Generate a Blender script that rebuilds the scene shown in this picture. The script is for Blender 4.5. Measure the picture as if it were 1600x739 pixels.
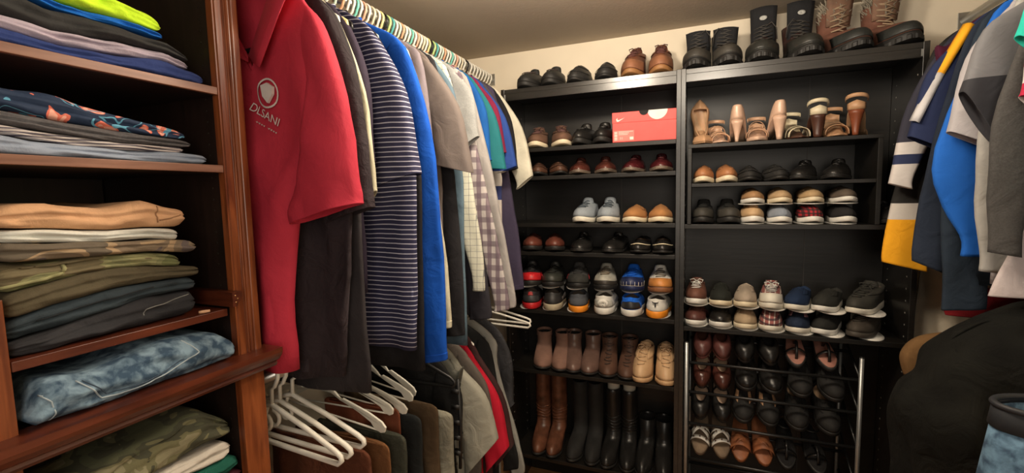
import bpy, bmesh, math, random
from math import sin, cos, pi, exp, radians
from mathutils import Vector, Matrix, noise as mnoise
for o in list(bpy.data.objects): bpy.data.objects.remove(o)
COL = bpy.context.scene.collection
SC = bpy.context.scene
# ------------------------------------------------------------ camera
cam = bpy.data.cameras.new('camera'); cam_o = bpy.data.objects.new('camera', cam); COL.objects.link(cam_o)
cam.sensor_width = 36; cam.sensor_fit = 'HORIZONTAL'; cam.lens = 36*717.6/1600; cam.clip_start = .02
r = Vector((0.92822121, 0.37131677, -0.02300529)); u = Vector((-0.01196915, 0.09161158, 0.99572288)); f = Vector((-0.37183615, 0.92397574, -0.08948016))
cam_o.matrix_world = Matrix(((r.x, u.x, -f.x, .063), (r.y, u.y, -f.y, -2.044), (r.z, u.z, -f.z, 1.525), (0, 0, 0, 1)))
SC.camera = cam_o
# ------------------------------------------------------------ light and exposure
SC.view_settings.view_transform = 'Standard'; SC.view_settings.look = 'None'
SC.view_settings.gamma = 1; SC.view_settings.use_curve_mapping = False
SC.view_settings.exposure = 0.35
W = bpy.data.worlds.new('world'); SC.world = W; W.use_nodes = True
bg = W.node_tree.nodes['Background']; bg.inputs[0].default_value = (1, .86, .70, 1); bg.inputs[1].default_value = .09
def area(name, loc, rot, size, power, color, sy=None):
    l = bpy.data.lights.new(name, 'AREA'); l.energy = power; l.color = color; l.size = size
    if sy: l.shape = 'RECTANGLE'; l.size_y = sy
    o = bpy.data.objects.new(name, l); COL.objects.link(o); o.location = loc; o.rotation_euler = rot
    return o
LAMP = (-.30, -.80, 2.2)
ll = bpy.data.lights.new('ceiling_bulb', 'POINT'); ll.energy = 23; ll.color = (1, .86, .68); ll.shadow_soft_size = .07
lo = bpy.data.objects.new('ceiling_bulb', ll); COL.objects.link(lo); lo.location = LAMP
LAMP2 = (.14, -.95, 2.12)
l2 = bpy.data.lights.new('ceiling_bulb', 'POINT'); l2.energy = 14; l2.color = (1, .88, .72); l2.shadow_soft_size = .13
lo2 = bpy.data.objects.new('ceiling_bulb', l2); COL.objects.link(lo2); lo2.location = LAMP2
area('fill_light', (.45, -2.75, 1.75), (radians(82), 0, radians(4)), .9, 12, (1, .88, .74), 1.3)  # soft fill added behind the camera; no doorway is modelled there

# ------------------------------------------------------------ helpers
def tag(o, label=None, cat=None, group=None, kind=None):
    if label: o['label'] = label
    if cat: o['category'] = cat
    if group: o['group'] = group
    if kind: o['kind'] = kind
    return o
def empty(name, loc, label, cat, group=None, rz=0, rx=0, ry=0, sx=1):
    o = bpy.data.objects.new(name, None); COL.objects.link(o); o.empty_display_size = .03
    o.location = loc; o.rotation_euler = (rx, ry, rz); o.scale = (sx, 1, 1)
    return tag(o, label, cat, group)
class MB:
    def __init__(s): s.v = []; s.f = []; s.m = []
    def grid(s, rows, closed=False, mi=0, capa=False, capb=False):
        n = len(rows[0]); b = len(s.v)
        for rw in rows: s.v += [tuple(p) for p in rw]
        for i in range(len(rows)-1):
            for j in range(n if closed else n-1):
                k = (j+1) % n
                s.f.append((b+i*n+j, b+i*n+k, b+(i+1)*n+k, b+(i+1)*n+j)); s.m.append(mi)
        if capa: s.f.append(tuple(b+j for j in reversed(range(n)))); s.m.append(mi)
        if capb: s.f.append(tuple(b+(len(rows)-1)*n+j for j in range(n))); s.m.append(mi)
        return s
    def box(s, x0, x1, y0, y1, z0, z1, mi=0):
        b = len(s.v)
        s.v += [(x0,y0,z0),(x1,y0,z0),(x1,y1,z0),(x0,y1,z0),(x0,y0,z1),(x1,y0,z1),(x1,y1,z1),(x0,y1,z1)]
        for q in ((0,3,2,1),(4,5,6,7),(0,1,5,4),(1,2,6,5),(2,3,7,6),(3,0,4,7)):
            s.f.append(tuple(b+i for i in q)); s.m.append(mi)
        return s
    def tube(s, pts, rad, n=8, mi=0, closed=False):
        P = [Vector(p) for p in pts]; N = len(P); rows = []; up = None
        for i, p in enumerate(P):
            if closed: t = (P[(i+1) % N]-P[i-1])
            else: t = P[min(i+1, N-1)]-P[max(i-1, 0)]
            if t.length < 1e-9: t = Vector((0, 0, 1))
            t.normalize()
            if up is None:
                a = Vector((0, 0, 1)) if abs(t.z) < .9 else Vector((1, 0, 0)); up = (a-t*a.dot(t)).normalized()
            else:
                up = up-t*up.dot(t)
                up = up.normalized() if up.length > 1e-6 else Vector((1, 0, 0))
            w = t.cross(up); rr = rad[i] if isinstance(rad, (list, tuple)) else rad
            rows.append([p+up*(rr*cos(2*pi*k/n))+w*(rr*sin(2*pi*k/n)) for k in range(n)])
        if closed: rows.append(rows[0])
        return s.grid(rows, True, mi, not closed, not closed)
    def prism(s, pts, y0, y1, mi=0):      # polygon in xz, extruded along y
        b = len(s.v); n = len(pts)
        s.v += [(x, y0, z) for x, z in pts]+[(x, y1, z) for x, z in pts]
        s.f.append(tuple(b+i for i in range(n))); s.m.append(mi)
        s.f.append(tuple(b+n+i for i in reversed(range(n)))); s.m.append(mi)
        for i in range(n):
            k = (i+1) % n; s.f.append((b+i, b+n+i, b+n+k, b+k)); s.m.append(mi)
        return s
    def build(s, name, mats, parent=None, smooth=True, bevel=0, solid=0, sub=0, label=None):
        me = bpy.data.meshes.new(name); me.from_pydata(s.v, [], s.f)
        if not isinstance(mats, (list, tuple)): mats = [mats]
        for m in mats: me.materials.append(m)
        bm = bmesh.new(); bm.from_mesh(me)
        for i, fc in enumerate(bm.faces):
            fc.material_index = s.m[i] if i < len(s.m) else 0; fc.smooth = smooth
        bmesh.ops.remove_doubles(bm, verts=bm.verts, dist=1e-6)
        bmesh.ops.recalc_face_normals(bm, faces=bm.faces)
        bm.to_mesh(me); bm.free()
        o = bpy.data.objects.new(name, me); COL.objects.link(o)
        if parent: o.parent = parent
        if solid:
            md = o.modifiers.new('solid', 'SOLIDIFY'); md.thickness = solid; md.offset = 0
        if bevel:
            md = o.modifiers.new('bevel', 'BEVEL'); md.width = bevel; md.segments = 2; md.limit_method = 'ANGLE'
        if sub:
            md = o.modifiers.new('sub', 'SUBSURF'); md.levels = sub; md.render_levels = sub
        if label: o['label'] = label
        return o
def struct(name, mb, m, **k):
    o = mb.build(name, m, None, smooth=False, **k); o['kind'] = 'structure'; return o
def interp(x, xs, ys):
    if x <= xs[0]: return ys[0]
    for i in range(len(xs)-1):
        if x <= xs[i+1]:
            t = (x-xs[i])/(xs[i+1]-xs[i]); return ys[i]*(1-t)+ys[i+1]*t
    return ys[-1]
def spow(v, e): return math.copysign(abs(v)**e, v)
def sm(t): t = max(0, min(1, t)); return t*t*(3-2*t)

# ------------------------------------------------------------ materials
MC = {}
def newmat(name):
    m = bpy.data.materials.new(name); m.use_nodes = True; nt = m.node_tree
    return m, nt, nt.nodes['Principled BSDF']
def nd(nt, t, **k):
    n = nt.nodes.new(t)
    for a, b in k.items():
        if a.startswith('i_'): n.inputs[int(a[2:])].default_value = b
        else: setattr(n, a, b)
    return n
def coords(nt, scale=(1, 1, 1)):
    tc = nd(nt, 'ShaderNodeTexCoord'); mp = nd(nt, 'ShaderNodeMapping'); mp.inputs['Scale'].default_value = scale
    nt.links.new(tc.outputs['Object'], mp.inputs['Vector']); return mp.outputs[0]
def ramp(nt, fac, stops, const=False):
    rp = nd(nt, 'ShaderNodeValToRGB'); e = rp.color_ramp.elements
    if const: rp.color_ramp.interpolation = 'CONSTANT'
    while len(e) < len(stops): e.new(.5)
    for i, (p, c) in enumerate(stops): e[i].position = p; e[i].color = (*c, 1)
    nt.links.new(fac, rp.inputs[0]); return rp.outputs[0]
def noise(nt, vec, sc, det=3, dist=0):
    n = nd(nt, 'ShaderNodeTexNoise'); n.inputs['Scale'].default_value = sc; n.inputs['Detail'].default_value = det; n.inputs['Distortion'].default_value = dist
    nt.links.new(vec, n.inputs['Vector']); return n
def bump(nt, b, hs, h, st, dist=.002):
    bn = nd(nt, 'ShaderNodeBump'); bn.inputs['Strength'].default_value = st; bn.inputs['Distance'].default_value = dist
    nt.links.new(h, bn.inputs['Height'])
    if hs is not None: nt.links.new(hs, bn.inputs['Normal'])
    nt.links.new(bn.outputs[0], b.inputs['Normal']); return bn.outputs[0]
def mixc(nt, fac, a, b, mode='MIX'):
    m = nd(nt, 'ShaderNodeMix', data_type='RGBA', blend_type=mode)
    for i, v in ((0, fac), (6, a), (7, b)):
        if isinstance(v, (int, float)): m.inputs[i].default_value = v
        elif isinstance(v, tuple): m.inputs[i].default_value = (*v, 1)
        else: nt.links.new(v, m.inputs[i])
    return m.outputs[2]
def mth(nt, op, a, b=0):
    m = nd(nt, 'ShaderNodeMath', operation=op)
    for i, v in ((0, a), (1, b)):
        if isinstance(v, (int, float)): m.inputs[i].default_value = v
        else: nt.links.new(v, m.inputs[i])
    return m.outputs[0]
def shade(c, k): return tuple(min(1, x*k) for x in c)
def fabric(c, rough=.9, var=.18, wr=.5, heather=0):
    key = ('fab', c, rough, var, wr, heather)
    if key in MC: return MC[key]
    m, nt, b = newmat('fabric'); v = coords(nt)
    n1 = noise(nt, v, 9, 4); col = ramp(nt, n1.outputs[0], [(.3, shade(c, 1-var)), (.7, shade(c, 1+var))])
    if heather:
        n3 = noise(nt, v, 260, 2); col = mixc(nt, mth(nt, 'MULTIPLY', n3.outputs[0], heather), col, (.75, .75, .75))
    nt.links.new(col, b.inputs['Base Color']); b.inputs['Roughness'].default_value = rough
    b.inputs['Specular IOR Level'].default_value = .25
    n2 = noise(nt, v, 16, 5, .8); h = bump(nt, b, None, n2.outputs[0], wr, .012)
    n4 = noise(nt, v, 500, 1); bump(nt, b, h, n4.outputs[0], .25, .001)
    MC[key] = m; return m
def leather(c, rough=.42, var=.3, sc=18, bs=.35):
    key = ('lea', c, rough, var, sc)
    if key in MC: return MC[key]
    m, nt, b = newmat('leather'); v = coords(nt)
    n1 = noise(nt, v, sc, 5); col = ramp(nt, n1.outputs[0], [(.3, shade(c, 1-var)), (.7, shade(c, 1+var))])
    nt.links.new(col, b.inputs['Base Color']); b.inputs['Roughness'].default_value = rough
    n2 = noise(nt, v, 45, 4); bump(nt, b, None, n2.outputs[0], bs, .004)
    MC[key] = m; return m
def plain(c, rough=.5, metal=0, spec=.5):
    key = ('pl', c, rough, metal)
    if key in MC: return MC[key]
    m, nt, b = newmat('plain'); v = coords(nt); n1 = noise(nt, v, 30, 3)
    col = ramp(nt, n1.outputs[0], [(.3, shade(c, .93)), (.7, shade(c, 1.07))])
    nt.links.new(col, b.inputs['Base Color']); b.inputs['Roughness'].default_value = rough; b.inputs['Metallic'].default_value = metal
    MC[key] = m; return m
def wood(c1, c2, rough=.35, axis=(1, 1, 12), sc=6, key='w', coat=.3):
    k = ('wood', c1, c2, rough, axis, sc)
    if k in MC: return MC[k]
    m, nt, b = newmat('wood'); v = coords(nt, axis); n1 = noise(nt, v, sc, 6, .6)
    col = ramp(nt, n1.outputs[0], [(.3, c1), (.7, c2)]); nt.links.new(col, b.inputs['Base Color'])
    b.inputs['Roughness'].default_value = rough; b.inputs['Coat Weight'].default_value = coat; b.inputs['Coat Roughness'].default_value = .3
    bump(nt, b, None, n1.outputs[0], .15, .002); MC[k] = m; return m
def zlines(nt, freq, duty, axis='Z', wob=.0):
    tc = nd(nt, 'ShaderNodeTexCoord'); sp = nd(nt, 'ShaderNodeSeparateXYZ'); nt.links.new(tc.outputs['Object'], sp.inputs[0])
    a = sp.outputs[axis]
    if wob:
        n = noise(nt, tc.outputs['Object'], 5, 2); a = mth(nt, 'ADD', a, mth(nt, 'MULTIPLY', n.outputs[0], wob))
    return mth(nt, 'LESS_THAN', mth(nt, 'FRACT', mth(nt, 'MULTIPLY', a, freq)), duty)
def stripes(c1, c2, freq, duty, axis='Z', wob=.02):
    k = ('str', c1, c2, freq, duty, axis)
    if k in MC: return MC[k]
    m, nt, b = newmat('striped_fabric')
    col = mixc(nt, zlines(nt, freq, duty, axis, wob), c1, c2); nt.links.new(col, b.inputs['Base Color']); b.inputs['Roughness'].default_value = .85
    v = coords(nt); n2 = noise(nt, v, 16, 5, .8); bump(nt, b, None, n2.outputs[0], .4, .01); MC[k] = m; return m
def plaid(c0, c1, c2, fx, fz, d1=.5, d2=.5, mixf=.5, ax='X'):
    k = ('plaid', c0, c1, c2, fx, fz, d1, d2, ax)
    if k in MC: return MC[k]
    m, nt, b = newmat('plaid_fabric')
    col = mixc(nt, mth(nt, 'MULTIPLY', zlines(nt, fx, d1, ax, .01), mixf), c0, c1)
    col = mixc(nt, mth(nt, 'MULTIPLY', zlines(nt, fz, d2, 'Z', .01), mixf), col, c2)
    nt.links.new(col, b.inputs['Base Color']); b.inputs['Roughness'].default_value = .9
    v = coords(nt); n2 = noise(nt, v, 16, 5, .8); bump(nt, b, None, n2.outputs[0], .4, .01); MC[k] = m; return m
def bands(stops, zlo, zhi):          # colour bands woven across a sleeve: [(z, colour), ...] from the hem up
    m, nt, b = newmat('banded_fabric'); tc = nd(nt, 'ShaderNodeTexCoord'); sp = nd(nt, 'ShaderNodeSeparateXYZ'); nt.links.new(tc.outputs['Object'], sp.inputs[0])
    fct = mth(nt, 'DIVIDE', mth(nt, 'SUBTRACT', sp.outputs['Z'], zlo), zhi-zlo)
    col = ramp(nt, fct, [(max(0, (z-zlo)/(zhi-zlo)), c) for z, c in stops], True); nt.links.new(col, b.inputs['Base Color']); b.inputs['Roughness'].default_value = .85
    v = coords(nt); n2 = noise(nt, v, 16, 5, .8); bump(nt, b, None, n2.outputs[0], .4, .01); return m
def camo(cs, sc=14):
    k = ('camo', cs, sc)
    if k in MC: return MC[k]
    m, nt, b = newmat('camouflage_cotton'); v = coords(nt, (1, 1, 1.8)); n1 = noise(nt, v, sc, 1.5, 1.2)
    st = [(0, cs[0]), (.42, cs[1]), (.52, cs[2]), (.60, cs[3])]
    nt.links.new(ramp(nt, n1.outputs[0], st, True), b.inputs['Base Color']); b.inputs['Roughness'].default_value = .9
    n2 = noise(nt, coords(nt), 18, 5, .6); bump(nt, b, None, n2.outputs[0], .5, .01); MC[k] = m; return m
def denim(c1, c2):
    k = ('den', c1, c2)
    if k in MC: return MC[k]
    m, nt, b = newmat('denim'); v = coords(nt); n1 = noise(nt, v, 42, 8, .3)
    nt.links.new(ramp(nt, n1.outputs[0], [(.38, c1), (.5, tuple((a+d)/2 for a, d in zip(c1, c2))), (.62, c2)]), b.inputs['Base Color']); b.inputs['Roughness'].default_value = .9
    n2 = noise(nt, v, 60, 5); bump(nt, b, None, n2.outputs[0], .5, .004); MC[k] = m; return m
def flamingo():
    m, nt, b = newmat('tropical_print'); v = coords(nt, (1, 1, 1.3))
    n1 = noise(nt, v, 13, 1, 2.6); n2 = noise(nt, v, 11, .5, 2.5)
    navy = (.012, .03, .075); col = ramp(nt, n1.outputs[0], [(0, navy), (.555, (.75, .18, .12)), (.60, (.85, .42, .32)), (.70, (.7, .2, .14))], True)
    edge = mth(nt, 'LESS_THAN', mth(nt, 'ABSOLUTE', mth(nt, 'SUBTRACT', n2.outputs[0], .47)), .018)
    col = mixc(nt, edge, col, (.12, .38, .55)); nt.links.new(col, b.inputs['Base Color']); b.inputs['Roughness'].default_value = .8
    n3 = noise(nt, coords(nt), 18, 5, .6); bump(nt, b, None, n3.outputs[0], .5, .01); return m
def wallmat(c, rough=.85, sc=3, bs=.1, name='painted_plaster'):
    m, nt, b = newmat(name); v = coords(nt); n1 = noise(nt, v, sc, 4)
    nt.links.new(ramp(nt, n1.outputs[0], [(.3, shade(c, .94)), (.7, shade(c, 1.05))]), b.inputs['Base Color']); b.inputs['Roughness'].default_value = rough
    n2 = noise(nt, v, 90, 4); bump(nt, b, None, n2.outputs[0], bs, .003); return m
BLK = wood((.0045, .0040, .0032), (.012, .010, .008), .42, (1, 14, 14), 5, coat=.0)
BLKF = wood((.008, .0075, .007), (.018, .016, .014), .27, (1, 14, 14), 5, coat=.8)
MAH = wood((.060, .012, .006), (.150, .034, .014), .32, (6, 1, 6), 7)
MAHV = wood((.12, .026, .008), (.30, .085, .026), .30, (10, 10, 1), 7)
MAHX = wood((.045, .010, .005), (.120, .028, .012), .32, (1, 10, 10), 7)
SHELFED = wood((.17, .065, .035), (.30, .14, .085), .5, (6, 1, 10), 8)
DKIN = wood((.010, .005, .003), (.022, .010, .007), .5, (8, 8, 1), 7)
STEEL = plain((.55, .55, .53), .3, .9); SILV = plain((.42, .43, .42), .38, .7)
WPL = plain((.86, .83, .74), .35); WHT = plain((.82, .80, .74), .5); BPL = plain((.012, .012, .012), .35)
LBLK = leather((.016, .015, .014), .33); SUBLK = leather((.014, .013, .012), .8)
RUB = plain((.015, .014, .013), .6); CREAMS = plain((.72, .62, .44), .6); GUM = plain((.30, .14, .05), .6)
INS = fabric((.10, .08, .065)); DARKIN = fabric((.015, .014, .014)); INSB = leather((.50, .33, .20), .6)
COLS = dict(black=(.014, .013, .013), brown=(.10, .045, .025), tan=(.42, .22, .10), burg=(.085, .014, .014))

# ------------------------------------------------------------ room shell
CZ = 2.27
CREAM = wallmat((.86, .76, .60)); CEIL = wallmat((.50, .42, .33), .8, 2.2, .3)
struct('wall_back', MB().box(-1.34, 1.45, .28, .34, 0, CZ+.05), CREAM)
struct('wall_left', MB().box(-1.34, -1.28, -2.9, .28, 0, CZ+.05), CREAM)
struct('wall_right', MB().box(1.32, 1.38, -2.9, .28, 0, CZ+.05), CREAM)
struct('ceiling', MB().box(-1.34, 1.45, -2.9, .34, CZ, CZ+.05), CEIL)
struct('floor', MB().box(-1.34, 1.45, -2.9, .34, -.05, 0), wood((.28, .13, .05), (.42, .22, .09), .45, (2, 12, 1), 6))

# ------------------------------------------------------------ bookcases
def bookcase(x0, x1, shelves, label, back_seam):
    r = empty('bookcase', ((x0+x1)/2, .14, 0), label, 'bookcase', 'black-brown bookcases on the back wall')
    cx = (x0+x1)/2; T = .018; w = x1-x0
    def P(n, *b, **k): return MB().box(b[0]-cx, b[1]-cx, b[2]-.14, b[3]-.14, b[4], b[5]).build(n, BLKF if n in ('side_panel', 'top_panel', 'fascia') else BLK, r, smooth=False, bevel=.0012, **k)
    P('side_panel', x0, x0+T, 0, .275, 0, 2.02); P('side_panel', x1-T, x1, 0, .275, 0, 2.02)
    P('top_panel', x0+T, x1-T, .002, .275, 1.998, 2.018)
    P('fascia', x0+T, x1-T, .0, .012, 1.966, 1.998)
    P('plinth', x0+T, x1-T, .008, .022, 0, .06)
    P('back_panel', x0+T, x1-T, .268, .276, .0, 1.998)
    MB().box(back_seam-cx-.0015, back_seam-cx+.0015, .126, .129, .0, 1.99).build('panel_seam', plain((.05, .045, .04), .5), r, smooth=False)
    for z in shelves: P('shelf', x0+T+.0005, x1-T-.0005, .003, .266, z-.018, z)
    for sx, s in ((x0+T, 1), (x1-T, -1)):
        mb = MB()
        for k in range(38):
            z = .25+k*.045
            for y in (.035, .22): mb.box(sx-cx, sx-cx+s*.0006, y-.1425, y-.1375, z-.0025, z+.0025)
        mb.build('peg_hole', plain((.30, .29, .26), .5), r, smooth=False)['kind'] = 'stuff'
    mb = MB().box(x0+T-cx, x0+T+.006-cx, -.1405, -.139, 1.97, 1.994) if x0 < -.1 else MB().box(x1-T-.006-cx, x1-T-cx, -.1405, -.139, 1.97, 1.994)
    mb.build('edge_clip', SILV, r, smooth=False)
LSH = [1.741, 1.611, 1.391, 1.256, .975, .676, .235]
RSH = [1.387, .9515, .08]
bookcase(-.80, 0, LSH, 'left black-brown bookcase with seven shelves of shoes', -.28)
bookcase(0, .80, RSH, 'right black-brown bookcase with high heels and the shoe rack', .50)
# insert shelf unit
ru = empty('shoe_cubby', (.35, .14, 1.387), 'small black two-level insert unit standing inside the right bookcase', 'shelf unit')
def PU(n, *b): MB().box(b[0]-.35, b[1]-.35, b[2]-.14, b[3]-.14, b[4]-1.387, b[5]-1.387).build(n, BLK, ru, smooth=False, bevel=.001)
PU('side_panel', .028, .043, .0, .26, 1.388, 1.70); PU('side_panel', .668, .683, .0, .26, 1.388, 1.70)
PU('top_panel', .028, .683, .0, .262, 1.70, 1.714); PU('shelf', .0435, .6675, .002, .26, 1.541, 1.555)

# ------------------------------------------------------------ mahogany cabinet on the left wall
XF = -.84
rc = empty('wardrobe_tower', (-1.06, -1.55, 0), 'mahogany open shelf cabinet with fluted post on the left wall', 'cabinet')
def PC(n, m, *b, bev=.001):
    return MB().box(b[0]+1.06, b[1]+1.06, b[2]+1.55, b[3]+1.55, b[4], b[5]).build(n, m, rc, smooth=False, bevel=bev)
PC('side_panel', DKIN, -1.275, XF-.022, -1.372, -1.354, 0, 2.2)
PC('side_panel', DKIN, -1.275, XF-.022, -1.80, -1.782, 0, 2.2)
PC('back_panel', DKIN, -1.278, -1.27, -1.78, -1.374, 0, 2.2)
def post(y0, y1, z0, z1, x0, x1, flute=True):
    n = 40; prof = []
    for i in range(n+1):
        t = i/n; y = y0+(y1-y0)*t; d = 0
        if flute:
            for c in (.38, .52, .66): d += .005*exp(-((t-c)/.035)**2)
            if t < .06 or t > .94: d += .003
        prof.append((x1-d+1.06, y+1.55))
    prof += [(x0+1.06, y1+1.55), (x0+1.06, y0+1.55)]
    rows = [[(a, b, z) for a, b in prof] for z in (z0, z1)]
    return MB().grid(rows, True, 0, True, True).build('post', MAHV, rc, smooth=False)
post(-1.376, -1.320, 1.197, 2.2, XF-.02, XF); post(-1.376, -1.320, 0, 1.152, XF-.02, XF-.002, False)
PC('stile', MAHV, XF-.02, XF, -1.80, -1.722, 1.196, 1.395); PC('stile', MAHV, XF-.02, XF, -1.80, -1.722, 0, 1.152)
for z in (1.757, 1.600):
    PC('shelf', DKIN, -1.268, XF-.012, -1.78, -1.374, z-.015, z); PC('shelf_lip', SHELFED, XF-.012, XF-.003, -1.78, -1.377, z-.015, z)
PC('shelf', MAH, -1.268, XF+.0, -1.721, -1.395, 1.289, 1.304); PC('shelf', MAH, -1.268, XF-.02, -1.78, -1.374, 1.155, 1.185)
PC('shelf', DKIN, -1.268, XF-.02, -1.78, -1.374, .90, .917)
# projecting ledge moulding with an ogee nose
pf = [(-.02, .0), (.018, .0), (.022, .006), (.020, .011), (.028, .016), (.036, .026), (.040, .034), (.040, .045), (-.02, .045)]
rows = [[(XF+1.06+a, y, 1.152+b) for a, b in pf] for y in (-1.86+1.55, -1.302+1.55)]
MB().grid(rows, True, 0, True, True).build('ledge', MAH, rc, smooth=False)
pf = [(0, 0), (.010, .0), (.013, .008), (.020, .012), (.022, .02), (.022, .03), (0, .03)]
rows = [[(x+1.06, -1.395+1.55+a, z+b) for a, b in pf] for x, z in ((-1.0, 1.308), (XF+.018, 1.308))]
MB().grid([[(p[0], p[1]-.0, p[2]) for p in rw] for rw in rows], True, 0, True, True).build('bracket_rail', MAHX, rc, smooth=False)
mb = MB()
for y, z in ((-1.389, 1.331), (-1.384, 1.324), (-1.388, 1.317)): mb.tube([(XF+.018+1.06, y+1.55, z), (XF+.0195+1.06, y+1.55, z)], .0017, 8)
mb.build('screw', plain((.6, .35, .15), .3, .8), rc)
mb = MB()
for k in range(52): mb.box(XF-.05+1.06, XF-.046+1.06, -1.3735+1.55, -1.372+1.55, 1.0+k*.023, 1.003+k*.023)
mb.build('peg_hole', plain((.02, .015, .01), .4), rc, smooth=False)['kind'] = 'stuff'
# small dowel peg left on the shelf
t = MB().tube([(0, 0, 0), (.004, .006, 0), (.01, .016, 0)], [.0028, .0035, .0028], 8).build('shelf_peg', plain((.65, .38, .22), .6), None)
t.location = (XF-.012, -1.446, 1.3077); tag(t, 'tiny tan wooden peg lying at the shelf edge beside the trousers stack', 'peg')

# ------------------------------------------------------------ folded clothes
def folded(name, label, cat, ys, bz, tz, mat, depth=.30, xf=XF-.015, grooves=(0,), group=None, seed=0, bend=0, gd=.006, ends=.03):
    y0, y1 = ys[0], ys[-1]; yc = (y0+y1)/2; zc = min(bz); rows = []; N = 34; M = 52; rnd = random.Random(seed)
    ph = rnd.random()*6
    o = None
    for j in range(N+1):
        t = j/N; y = y0+(y1-y0)*t
        zb = interp(y, ys, bz)+.0006; zt = interp(y, ys, tz)-.0006
        e = min(t, 1-t)*(y1-y0); rr = math.sqrt(max(0.02, 1-(1-min(1, e/ends))**2))
        hh = (zt-zb)/2*(.25+.75*rr); mid = (zt+zb)/2; hx = depth/2
        xs = xf-depth/2+.004*sin(9*y+ph)-(1-rr)*.014; row = []
        for i in range(M):
            a = 2*pi*i/M; c, s = cos(a), sin(a); x = hx*spow(c, .22); z = hh*spow(s, .75)
            if c > 0.05:
                x = hx-.0*abs(s)-(hh*1.0)*(1-math.sqrt(max(0, 1-min(1, abs(z/hh))**2.2)))
                x = x if abs(c) > .12 else hx*spow(c, .22)*.9
                for g in grooves: x -= gd*exp(-((z/hh-g-.12*sin(6*y+ph))/.13)**2)
                x += .0015*sin(40*y+5*z/hh+ph)+.009*mnoise.noise(Vector((y*20, z*55, seed*3.1)))+.004*mnoise.noise(Vector((y*60+z*90, z*40, seed*2.1)))
            z += .45*hh*mnoise.noise(Vector((x*9, y*14, seed*1.7)))*(1 if s > 0 else 0)*(.3 if c > .8 else 1)
            row.append((xs+x, y-yc, mid+z-zc))
        rows.append(row)
    o = MB().grid(rows, True, 0, True, True).build(name, mat, None)
    o.location = (0, yc, zc)
    # recentre so the origin lies at the base of the garment
    for v in o.data.vertices: v.co.x -= xf-depth/2
    o.location.x = xf-depth/2
    return tag(o, label, cat, group)
Y3 = [-1.745, -1.63, -1.54, -1.44]
# shelf A
yA = [-1.775, -1.69, -1.62, -1.535, -1.46, -1.39]
b0 = [1.7575]*6
t1 = [1.783, 1.782, 1.776, 1.782, 1.790, 1.782]; t2 = [1.806, 1.803, 1.795, 1.806, 1.806, 1.795]
t3 = [1.835, 1.838, 1.832, 1.832, 1.829, 1.806]
folded('folded_pants', 'navy blue folded garment at the bottom of the top shelf stack', 'folded clothes', yA, b0, t1, fabric((.028, .048, .17)), group='folded clothes on the top shelf', seed=1)
folded('folded_shirt', 'lavender grey folded shirt above the navy garment, top shelf', 'folded clothes', [y-.004 if y > -1.4 else y for y in yA][:5]+[-1.41], t1[:5]+[1.785], t2[:5]+[1.80], fabric((.42, .36, .43)), group='folded clothes on the top shelf', seed=2, xf=XF-.02)
folded('folded_shirt', 'charcoal grey folded garment above the lavender shirt', 'folded clothes', yA[:5]+[-1.415], t2[:5]+[1.801], t3, fabric((.034, .034, .034)), group='folded clothes on the top shelf', seed=3, xf=XF-.022)
folded('folded_shirt', 'bright blue folded shirt under the lime green one', 'folded clothes', [-1.66, -1.60, -1.53, -1.452], [1.838, 1.833, 1.833, 1.832], [1.852, 1.845, 1.846, 1.845], fabric((.01, .13, .50)), group='folded clothes on the top shelf', seed=4, xf=XF-.03)
folded('folded_shirt', 'lime green folded shirt topping the top shelf stack', 'folded clothes', [-1.65, -1.60, -1.53, -1.450], [1.853, 1.846, 1.847, 1.846], [1.87, 1.878, 1.885, 1.868], fabric((.55, .85, .03)), group='folded clothes on the top shelf', seed=5, xf=XF-.03)
# shelf B
yB = [-1.775, -1.69, -1.62, -1.55, -1.47, -1.392]
b0 = [1.6005]*6
s1 = [1.632, 1.628, 1.620, 1.618, 1.620, 1.622]; s2 = [1.65, 1.643, 1.637, 1.630, 1.632]; s3 = [1.668, 1.664, 1.656, 1.650, 1.646, ]
folded('folded_shorts', 'light blue folded shorts at the bottom of the second shelf', 'folded clothes', yB, b0, s1, fabric((.28, .33, .42)), group='folded clothes on the second shelf', seed=6)
folded('folded_shirt', 'white and grey striped folded shirt on the light blue shorts', 'folded clothes', yB[:4]+[-1.44], s1[:4]+[1.621], s2, stripes((.55, .50, .48), (.10, .09, .12), 190, .4), group='folded clothes on the second shelf', seed=7, xf=XF-.018)
folded('folded_shirt', 'dark grey folded shirt under the tropical print shorts', 'folded clothes', yB[:4]+[-1.425], s2, s3, fabric((.07, .065, .07), heather=.1), group='folded clothes on the second shelf', seed=8, xf=XF-.016, gd=.01)
folded('folded_shorts', 'navy folded shorts printed with coral flamingos and blue swirls', 'folded clothes', yB[:4]+[-1.435], s3, [1.705, 1.702, 1.694, 1.676, 1.662], flamingo(), group='folded clothes on the second shelf', seed=9, xf=XF-.02, gd=.009)
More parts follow.
